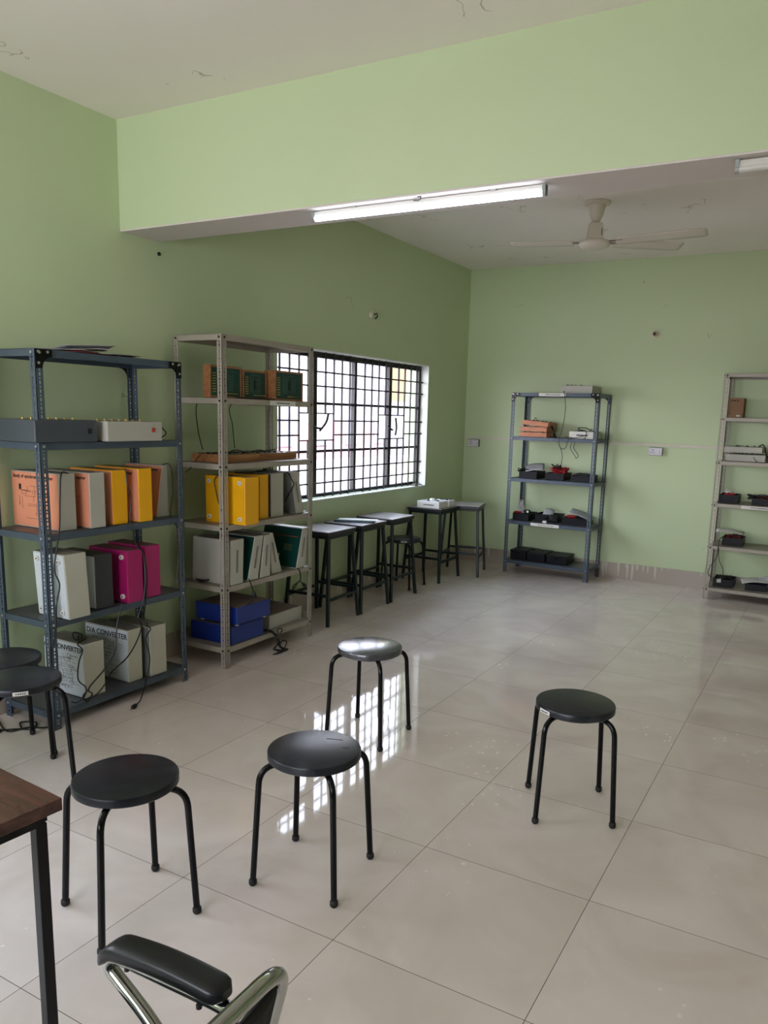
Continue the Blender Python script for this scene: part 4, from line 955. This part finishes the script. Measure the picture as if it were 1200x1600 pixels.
# ------------------------------------------------------------ round stools
def make_stool(label, loc, rotz, sticker=False, tops=SEATM):
    t = thing('round_stool', label, 'stool', loc, rotz)
    r, zt = 0.157, 0.455
    mb = MB(); mb.lathe([(0, zt), (r-.007, zt), (r-.002, zt-.0015), (r, zt-.005), (r, zt-.026), (r-.004, zt-.030), (r-.02, zt-.030), (r-.022, zt-.022), (0, zt-.022)], seg=64)
    mb.build('seat', tops, t, smooth=True)
    for k in range(4):
        a = PI/4+k*PI/2; c, s = math.cos(a), math.sin(a)
        pts = fillet([(c*.05, s*.05, .420), (c*.187, s*.187, .418), (c*.212, s*.212, .016)], .058, 8)
        lg = MB().tube(pts, .0105, 12).build('leg', TUBE, t, smooth=True)
        MB().tube([(c*.2115, s*.2115, .022), (c*.212, s*.212, .018), (c*.2125, s*.2125, .006), (c*.2125, s*.2125, 0)], [.0115, .0138, .0138, .010], 14).build('rubber_foot', RUBBER, lg, smooth=True)
    mb = MB(); mb.tube([(0.135*math.cos(k*PI/12), 0.135*math.sin(k*PI/12), .4225) for k in range(24)], .006, 6, closed=True); mb.build('support_ring', TUBE, t, smooth=True)
    if sticker is not False:
        a0 = sticker-rotz; st = MB().grid(lambda u, v: ((r+.0008)*math.cos(a0+(u-.5)*.36), (r+.0008)*math.sin(a0+(u-.5)*.36), zt-.025+v*.016), 6, 1).build('paper_sticker', PAPER, t, solid=.0006)
        mm = MB()
        for k in range(5):
            a = a0+(k-2)*.05; p = Vector(((r+.0015)*math.cos(a), (r+.0015)*math.sin(a), zt-.019)); mm.box(p.x-.002, p.x+.002, p.y-.002, p.y+.002, p.z, p.z+.004)
        mm.build('printed_line', INK, st)
    return t
def ang(c, f): return math.atan2(f[1]-c[1], f[0]-c[0])-PI/4
cA, cB, cD, cE, cF = (1.799, 1.540), (2.167, 2.012), (2.785, 2.936), (0.752, 1.915), (0.450, 2.040)
make_stool('black round stool, front left beside the brown desk', (*cA, 0), ang(cA, (1.891, 1.354)))
stB = make_stool('black round stool, front centre, seat with two scratches', (*cB, 0), 0)
stB.rotation_euler = (0, 0, ang(cB, (2.343, 1.883)))
for (x0, y0_, x1, y1_) in ((-.01, .085, .045, .105), (.075, .055, .10, .062)):
    a_ = -stB.rotation_euler[2]; q0 = Matrix.Rotation(a_, 4, 'Z') @ Vector((x0, y0_, .4552)); q1 = Matrix.Rotation(a_, 4, 'Z') @ Vector((x1, y1_, .4552))
    MB().bar(q0, q1, .003, .0008).build('scratch', INK, [c for c in stB.children if c.name.startswith('seat')][0])
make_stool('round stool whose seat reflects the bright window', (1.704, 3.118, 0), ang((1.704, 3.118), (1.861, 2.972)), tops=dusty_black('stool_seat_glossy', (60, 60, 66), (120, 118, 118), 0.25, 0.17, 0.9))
make_stool('dusty black round stool standing alone on the right', (*cD, 0), ang(cD, (2.714, 2.737)), sticker=math.radians(-122))
make_stool('black round stool at the left edge with a white sticker on its rim', (*cE, 0), ang(cE, (0.949, 2.002)), sticker=math.radians(-35))
make_stool('black round stool at the left edge, behind the stickered one', (*cF, 0), ang(cF, (0.638, 2.135)))
make_stool('small round stool by the wall between the tall lab stools', (0.178, 6.182, 0), ang((0.178, 6.182), (0.346, 6.018)), sticker=math.radians(-60))

# ------------------------------------------------------------ tall lab stools with rectangular tops
def make_lab_stool(label, loc, rotz):
    t = thing('tall_lab_stool', label, 'lab stool', loc, rotz, 'tall stools under the barred window')
    tx, ty, fx, fy, zt = .182, .188, .197, .215, .705
    MB().box(-tx, tx, -ty, ty, zt-.006, zt).build('laminate_surface', LABTOP, t)
    MB().box(-tx, tx, -ty, ty, zt-.028, zt-.006).build('tabletop', LABEDGE, t, bevel=.002)
    mb = MB(); ax, ay = .165, .17
    for a, b in (((-ax, -ay), (ax, -ay)), ((ax, -ay), (ax, ay)), ((ax, ay), (-ax, ay)), ((-ax, ay), (-ax, -ay))):
        mb.bar((*a, zt-.041), (*b, zt-.041), .022, .026)
    mb.build('apron_frame', GREENLEG, t)
    P = {}
    for sx_ in (-1, 1):
        for sy_ in (-1, 1):
            a = Vector((sx_*.160, sy_*.160, zt-.045)); b = Vector((sx_*fx, sy_*fy, 0)); MB().bar(a, b, .024, .024, (1, 0, 0)).build('leg', GREENLEG, t, bevel=.003)
            P[sx_, sy_] = b.lerp(a, .30)
    for a, b, dz in (((-1, -1), (1, -1), .03), ((1, -1), (1, 1), 0), ((-1, 1), (1, 1), .03), ((-1, -1), (-1, 1), 0)):
        o = Vector((0, 0, dz)); MB().bar(P[a]+o, P[b]+o, .018, .02).build('stretcher', GREENLEG, t)
    return t
s0 = make_lab_stool('tall lab stool with bright top beside the beige rack', (0.228, 4.815, 0), 0.02)
dup(s0, (0.226, 5.283, 0), 0.0, 'tall lab stool with a dark green folder on its top')
dup(s0, (0.223, 5.765, 0), 0.0, 'tall lab stool with empty pale top, in front of the small round stool')
dup(s0, (0.214, 6.685, 0), 0.0, 'tall lab stool carrying a white instrument')
dup(s0, (0.352, 7.112, 0), math.radians(14.5), 'tall lab stool standing askew in the room corner')
t = thing('folder', 'dark green folder lying on a tall lab stool', 'folder', (0.245, 5.235, 0.7065), 0.42)
MB().box(-.165, .165, -.04, .04, 0, .016).build('cover', GREENF, t, bevel=.004)
MB().box(-.13, .185, -.022, .06, .0165, .019).build('paper_sheet', PAPER, t)
t = flat_case('white instrument with a printed label on a tall lab stool', 0.14, 0.375, 6.49, 6.68, 0.7065, 0.062, WHITE, PAPERG, 0.0, 61, True)
mm = MB(); mm.lathe([(0, .085), (.02, .084), (.034, .070), (.036, .064)], seg=20); mm.build('dome_control', WHITE, t, smooth=True)
t = flat_case('smaller pale instrument behind the white one on the lab stool', 0.21, 0.375, 6.70, 6.83, 0.7065, 0.058, WHITE, WHITE, 0.0, 62)

# ------------------------------------------------------------ desk at the lower left
t = thing('desk', 'brown laminate desk with black square legs at the lower left', 'desk', (2.247, 0.988, 0), math.radians(-4.2))
MB().box(-1.2, 0, -.6, 0, .722, .75).build('desktop', DESKTOP, t, bevel=.0015)
mb = MB()
for a, b in (((-1.17, -.03), (-.03, -.03)), ((-.03, -.03), (-.03, -.57)), ((-.03, -.57), (-1.17, -.57)), ((-1.17, -.57), (-1.17, -.03))): mb.bar((*a, .709), (*b, .709), .025, .026)
mb.build('frame', BLACKP, t)
for x, y in ((-.035, -.035), (-1.165, -.035), (-.035, -.565), (-1.165, -.565)): MB().box(x-.0125, x+.0125, y-.0125, y+.0125, 0, .697).build('leg', BLACKP, t, bevel=.002)

# ------------------------------------------------------------ visitor chair at the bottom edge
t = thing('visitor_chair', 'chrome tube chair with black plastic armrest at the bottom edge', 'chair', (2.78, 0.58, 0))
def W(*p): return Vector(p)-Vector((2.78, 0.58, 0))
for side, yy in ((1, .82), (-1, .34)):
    pts = fillet([W(2.965, yy-.02*side, .640), W(2.85, yy, .636), W(2.60, yy, .628), W(2.578, yy, .60), W(2.690, yy, .528), W(2.80, yy-.01*side, .43)], .045, 8)
    ar = MB().tube(pts, .0125, 14).build('arm_tube', CHROME, t, smooth=True)
    # armrest pad: rounded bar that dips at the front
    mb = MB(); N = 26; rings = []
    for i in range(N+1):
        u = i/N; x = 2.568+u*.285; dip = 0.030*max(0, 1-u/.17)**2
        wy = .026*(1-max(0, (u-.93)/.07)**2*.55)*(1-max(0, (.07-u)/.07)**2*.55); hz = .0155*(1-max(0, (u-.93)/.07)**2*.5)*(1-max(0, (.06-u)/.06)**2*.4)
        ring = []
        for k in range(20):
            a = 2*PI*k/20; cx, sx_ = math.cos(a), math.sin(a); e = .55
            ring.append(mb.bm.verts.new(W(x, yy+wy*math.copysign(abs(cx)**e, cx), .650-dip+.010*math.sin(u*PI)+.02*(u-.5)+hz*math.copysign(abs(sx_)**e, sx_))))
        rings.append(ring)
    for a_, b_ in zip(rings, rings[1:]):
        for k in range(20): mb.bm.faces.new([a_[k], a_[(k+1) % 20], b_[(k+1) % 20], b_[k]])
    mb.bm.faces.new(rings[0][::-1]); mb.bm.faces.new(rings[-1])
    pad = mb.build('armrest', VINYL, t, smooth=True)
    for xx in (2.635, 2.80): MB().tube([W(xx, yy-.008, .625), W(xx, yy-.008, .618)], .005, 8).build('screw', DBOLT, pad, smooth=True)
bk = fillet([W(2.905, .79, .45), W(2.935, .80, .60), W(2.985, .80, .785), W(2.985, .36, .785), W(2.935, .36, .60), W(2.905, .37, .45)], .06, 8)
MB().tube(bk, .0125, 14).build('back_frame', CHROME, t, smooth=True)
MB().grid(lambda u, v: W(2.912+.066*v+.016*math.sin(u*PI), .79-.42*u, .49+.27*v), 12, 8).build('backrest', MESHB, t, smooth=True, solid=.008)
MB().box(2.50-2.78, 2.90-2.78, .37-.58, .79-.58, .42, .465).build('seat', MESHB, t, bevel=.018, segs=3)
for yy in (.80, .36):
    MB().tube(fillet([W(2.90, yy, .43), W(2.52, yy, .415), W(2.50, yy, .014), W(2.96, yy, .014)], .06, 8), .0125, 12).build('sled_leg', CHROME, t, smooth=True)
MB().tube([W(2.94, .80, .014), W(2.94, .36, .014)], .0125, 12).build('cross_bar', CHROME, t, smooth=True)

# ------------------------------------------------------------ lights and fan
def tube_light(label, x0, x1, y, z, lit):
    t = thing('tube_light', label, 'tube light', ((x0+x1)/2, y, z)); hl = (x1-x0)/2
    MB().box(-hl, hl, -.0085, .0085, -.036, -.006).build('housing', WHITE, t, bevel=.002)
    mb = MB(); seg = 14; prof = [(.0135*math.sin(a), -.034-.0135*math.cos(a)) for a in [-PI*.62+k*PI*1.24/seg for k in range(seg+1)]]
    mb.prism([(-hl+.012, yy, zz) for yy, zz in prof], (2*hl-.024, 0, 0)); mb.build('diffuser', LAMP_ON if lit else LAMP_OFF, t, smooth=True)
    for s in (-1, 1):
        mb = MB(); mb.prism([(s*hl-(.014 if s > 0 else 0), yy, zz) for yy, zz in [(-.0165, -.005)]+[(1.15*y_, z_*1.03) for y_, z_ in prof]+[(.0165, -.005)]], (.014, 0, 0)); mb.build('end_cap', mat('end_cap_grey', (150, 156, 154), .4), t)
    for s in (-.5, .5): MB().box(s*hl*1.2-.012, s*hl*1.2+.012, -.01, .01, -.006, 0).build('mounting_clip', STEEL, t)
    mb = MB(); mb.tube(spline([(.0, -.03, 0), (.02, -.036, -.006), (.0, -.02, -.012), (-.03, -.014, -.008)], 5), .0025, 6); mb.build('supply_wire', CABLE if lit else WHITE, t, smooth=True)
    return t
tube_light('long lit tube light fixed under the beam', 1.262, 2.430, 3.235, 2.514, True)
tube_light('unlit white tube light under the beam at the right edge', 3.150, 4.320, 3.225, 2.514, False)
t = thing('ceiling_fan', 'ivory ceiling fan with long blades beyond the beam', 'ceiling fan', (1.905, 5.74, CEIL))
MB().lathe([(0, 0), (.095, 0), (.097, -.008), (.088, -.02), (.062, -.024), (.056, -.05), (.046, -.09), (.030, -.125), (.018, -.135), (0, -.135)], seg=36).build('canopy', IVORY, t, smooth=True)
rod = MB().tube([(0, 0, -.12), (0, 0, -.25)], .011, 12).build('down_rod', IVORY, t, smooth=True)
# yoke cover: a wide U strap turned toward the room
th_ = math.radians(29); ux, uy = math.cos(th_), math.sin(th_)
nx, ny = -uy*.022, ux*.022
prof = fillet([(-.058, -.262), (-.048, -.138), (.048, -.138), (.058, -.262)], .018, 5)
MB().prism([(u*ux-nx, u*uy-ny, z) for u, z in prof], (2*nx, 2*ny, 0)).build('yoke_cover', IVORY, t, bevel=.003)
mm = MB(); mm.box(-.004, .004, -.03, .03, -.225, -.175, Matrix.Translation((.04*ux-nx*1.03, .04*uy-ny*1.03, 0)) @ Matrix.Rotation(th_, 4, 'Z') @ Matrix.Diagonal((1, .03, 1, 1))); mm.build('slot', MIDGREY, t)
MB().lathe([(0, -.256), (.05, -.258), (.095, -.262), (.110, -.272), (.112, -.285), (.100, -.300), (.07, -.312), (.03, -.318), (0, -.319)], seg=40).build('motor', IVORY, t, smooth=True)
for a, L in ((0.0, .76), (38.0, .66), (190.0, .60)):
    a = math.radians(a); d = Vector((math.cos(a), math.sin(a), 0)); n_ = Vector((-math.sin(a), math.cos(a), 0))
    def bl(u, v, d=d, n_=n_, L=L):
        w = .052+.016*u - (.03*max(0, (u-.93)/.07)**2); rr = .15+(L-.15)*u
        return d*rr + n_*(v-.5)*2*w + Vector((0, 0, -.272-(.014 if n_.y > 0 else -.006)*(v-.5)*2+.012*u))
    b_ = MB().grid(bl, 16, 4).build('blade', IVORY, t, smooth=True, solid=.003)
    mm = MB(); mm.bar(d*.09+Vector((0, 0, -.270)), d*.2+Vector((0, 0, -.268)), .035, .004); mm.build('blade_bracket', mat('bracket_brown', (110, 92, 80), .4), b_)

# ------------------------------------------------------------ wall fittings
def socket(label, x):
    t = thing('wall_socket', label, 'socket', (x, 7.80, 1.288)); MB().box(-.062, .062, -.038, 0, -.038, .038).build('back_box', mat('socket_box_grey', (120, 120, 122), .5), t, bevel=.002)
    MB().box(-.062, .062, -.046, -.038, -.036, .036).build('face_plate', mat('socket_white', (206, 202, 214), .35), t, bevel=.003)
    mm = MB(); mm.box(-.027, -.021, -.0475, -.046, .006, .022); mm.box(-.043, -.033, -.0475, -.046, -.012, -.006); mm.box(-.018, -.008, -.0475, -.046, -.012, -.006); mm.build('socket_holes', INK, t)
    MB().box(.022, .044, -.049, -.046, -.02, .018).build('rocker_switch', WHITE, t, bevel=.001)
    MB().box(.038, .040, -.0495, -.0489, -.02, .014).build('switch_edge', INK, t); return t
socket('white switched socket under the trunking between the two back racks', 2.044)
socket('white switched socket near the room corner under the trunking', 0.125)
t = thing('bulb_holder', 'white lamp holder without a bulb high on the back wall', 'lamp holder', (1.945, 7.80, 2.385))
MB().lathe([(0, 0), (.038, 0), (.038, .010), (.024, .016), (.022, .045), (.019, .048), (.017, .046), (.016, .02), (0, .02)], seg=28, M=Matrix.Rotation(PI/2, 4, 'X')).build('holder', mat('holder_cream', (206, 198, 176), .4), t, smooth=True)
MB().lathe([(0, .0215), (.0155, .022), (.0155, .03), (.006, .034), (0, .034)], seg=20, M=Matrix.Rotation(PI/2, 4, 'X')).build('contact_block', mat('brown_bakelite', (60, 40, 26), .4), t, smooth=True)
t = thing('lamp_fitting', 'broken cream lamp fitting with a wire stub high on the left wall', 'lamp fitting', (0, 5.82, 2.392))
MB().lathe([(0, 0), (.032, 0), (.03, .01), (.02, .018), (.018, .022), (0, .022)], seg=24, M=Matrix.Rotation(PI/2, 4, 'Y')).build('holder', mat('holder_cream', (206, 198, 176), .4), t, smooth=True)
MB().tube([(.02, .008, .0), (.04, .03, .012), (.035, .045, -.01), (.012, .05, -.03)], .005, 6).build('wire_stub', CABLE, t, smooth=True)
t = thing('conduit_stub', 'small dark conduit stub in the left wall below the beam', 'conduit', (0, 3.453, 2.447))
MB().tube([(0, 0, 0), (.008, 0, 0)], .011, 12).build('pipe_end', mat('dark_pipe', (40, 44, 34), .6), t, smooth=True)
t = thing('floor_cable', 'black cables with a plug on the floor under the left-edge stools', 'cable', (0.25, 2.2, 0))
for k, pts in enumerate((((-.25, -.15, .005), (-.08, -.05, .005), (.0, .02, .006), (.06, .06, .006), (.0, .12, .005), (-.06, .08, .006), (.02, .03, .008)),
                         ((-.2, .05, .005), (-.02, -.02, .005), (.03, .06, .007), (.09, .10, .006), (.13, .16, .005)))):
    MB().tube(spline(pts, 6), .004, 6).build('cable', CABLE, t, smooth=True)
MB().box(-.07, -.035, -.06, -.035, 0, .018).build('plug', CABLE, t, bevel=.004)
# stray bits on the window sill
t = thing('rubble', 'small pile of rubble on the right end of the window sill', 'rubble', (-.035, 6.79, 0.881)); R = random.Random(9)
mb = MB()
for _ in range(26):
    p = Vector((R.uniform(-.03, .02), R.uniform(-.07, .07), 0)); s = R.uniform(.005, .012); mb.box(p.x-s, p.x+s, p.y-s, p.y+s, 0, s*1.6)
mb.build('chips', mat('plaster_chips', (120, 112, 104), .9), t)

# ------------------------------------------------------------ groups of repeats
GR = {'slotted_angle_rack': 'slotted-angle racks', 'counter_trainer': 'counter trainers on the near slate rack', 'converter_trainer': 'converter trainers on the bottom shelf',
      'magazine': 'magazines on top of the near rack', 'circuit_board_trainer': 'framed circuit boards on the beige rack', 'round_stool': 'black round stools', 'plastic_bin': 'black plastic bins on the back racks',
      'black_toolbox': 'closed black cases on the bottom shelf', 'wire_bundle': 'bunches of wires in the bins', 'lead_bundle': 'bunches of black leads on the bins', 'plastic_bag': 'crumpled clear bags on the back racks',
      'wall_socket': 'sockets under the trunking', 'tube_light': 'tube lights under the beam', 'wooden_trainer_kit': 'flat wooden trainer kits', 'instrument_box': 'flat instrument boxes'}
for o in COL.objects:
    if o.parent is None and 'label' in o.keys() and 'group' not in o.keys():
        b_ = o.name.split('.')[0]
        if b_ in GR: o['group'] = GR[b_]
        elif b_ == 'trainer_box': o['group'] = 'trainer boxes on the near slate rack' if o.location.y < 3.3 else 'trainer boxes on the tall beige rack'
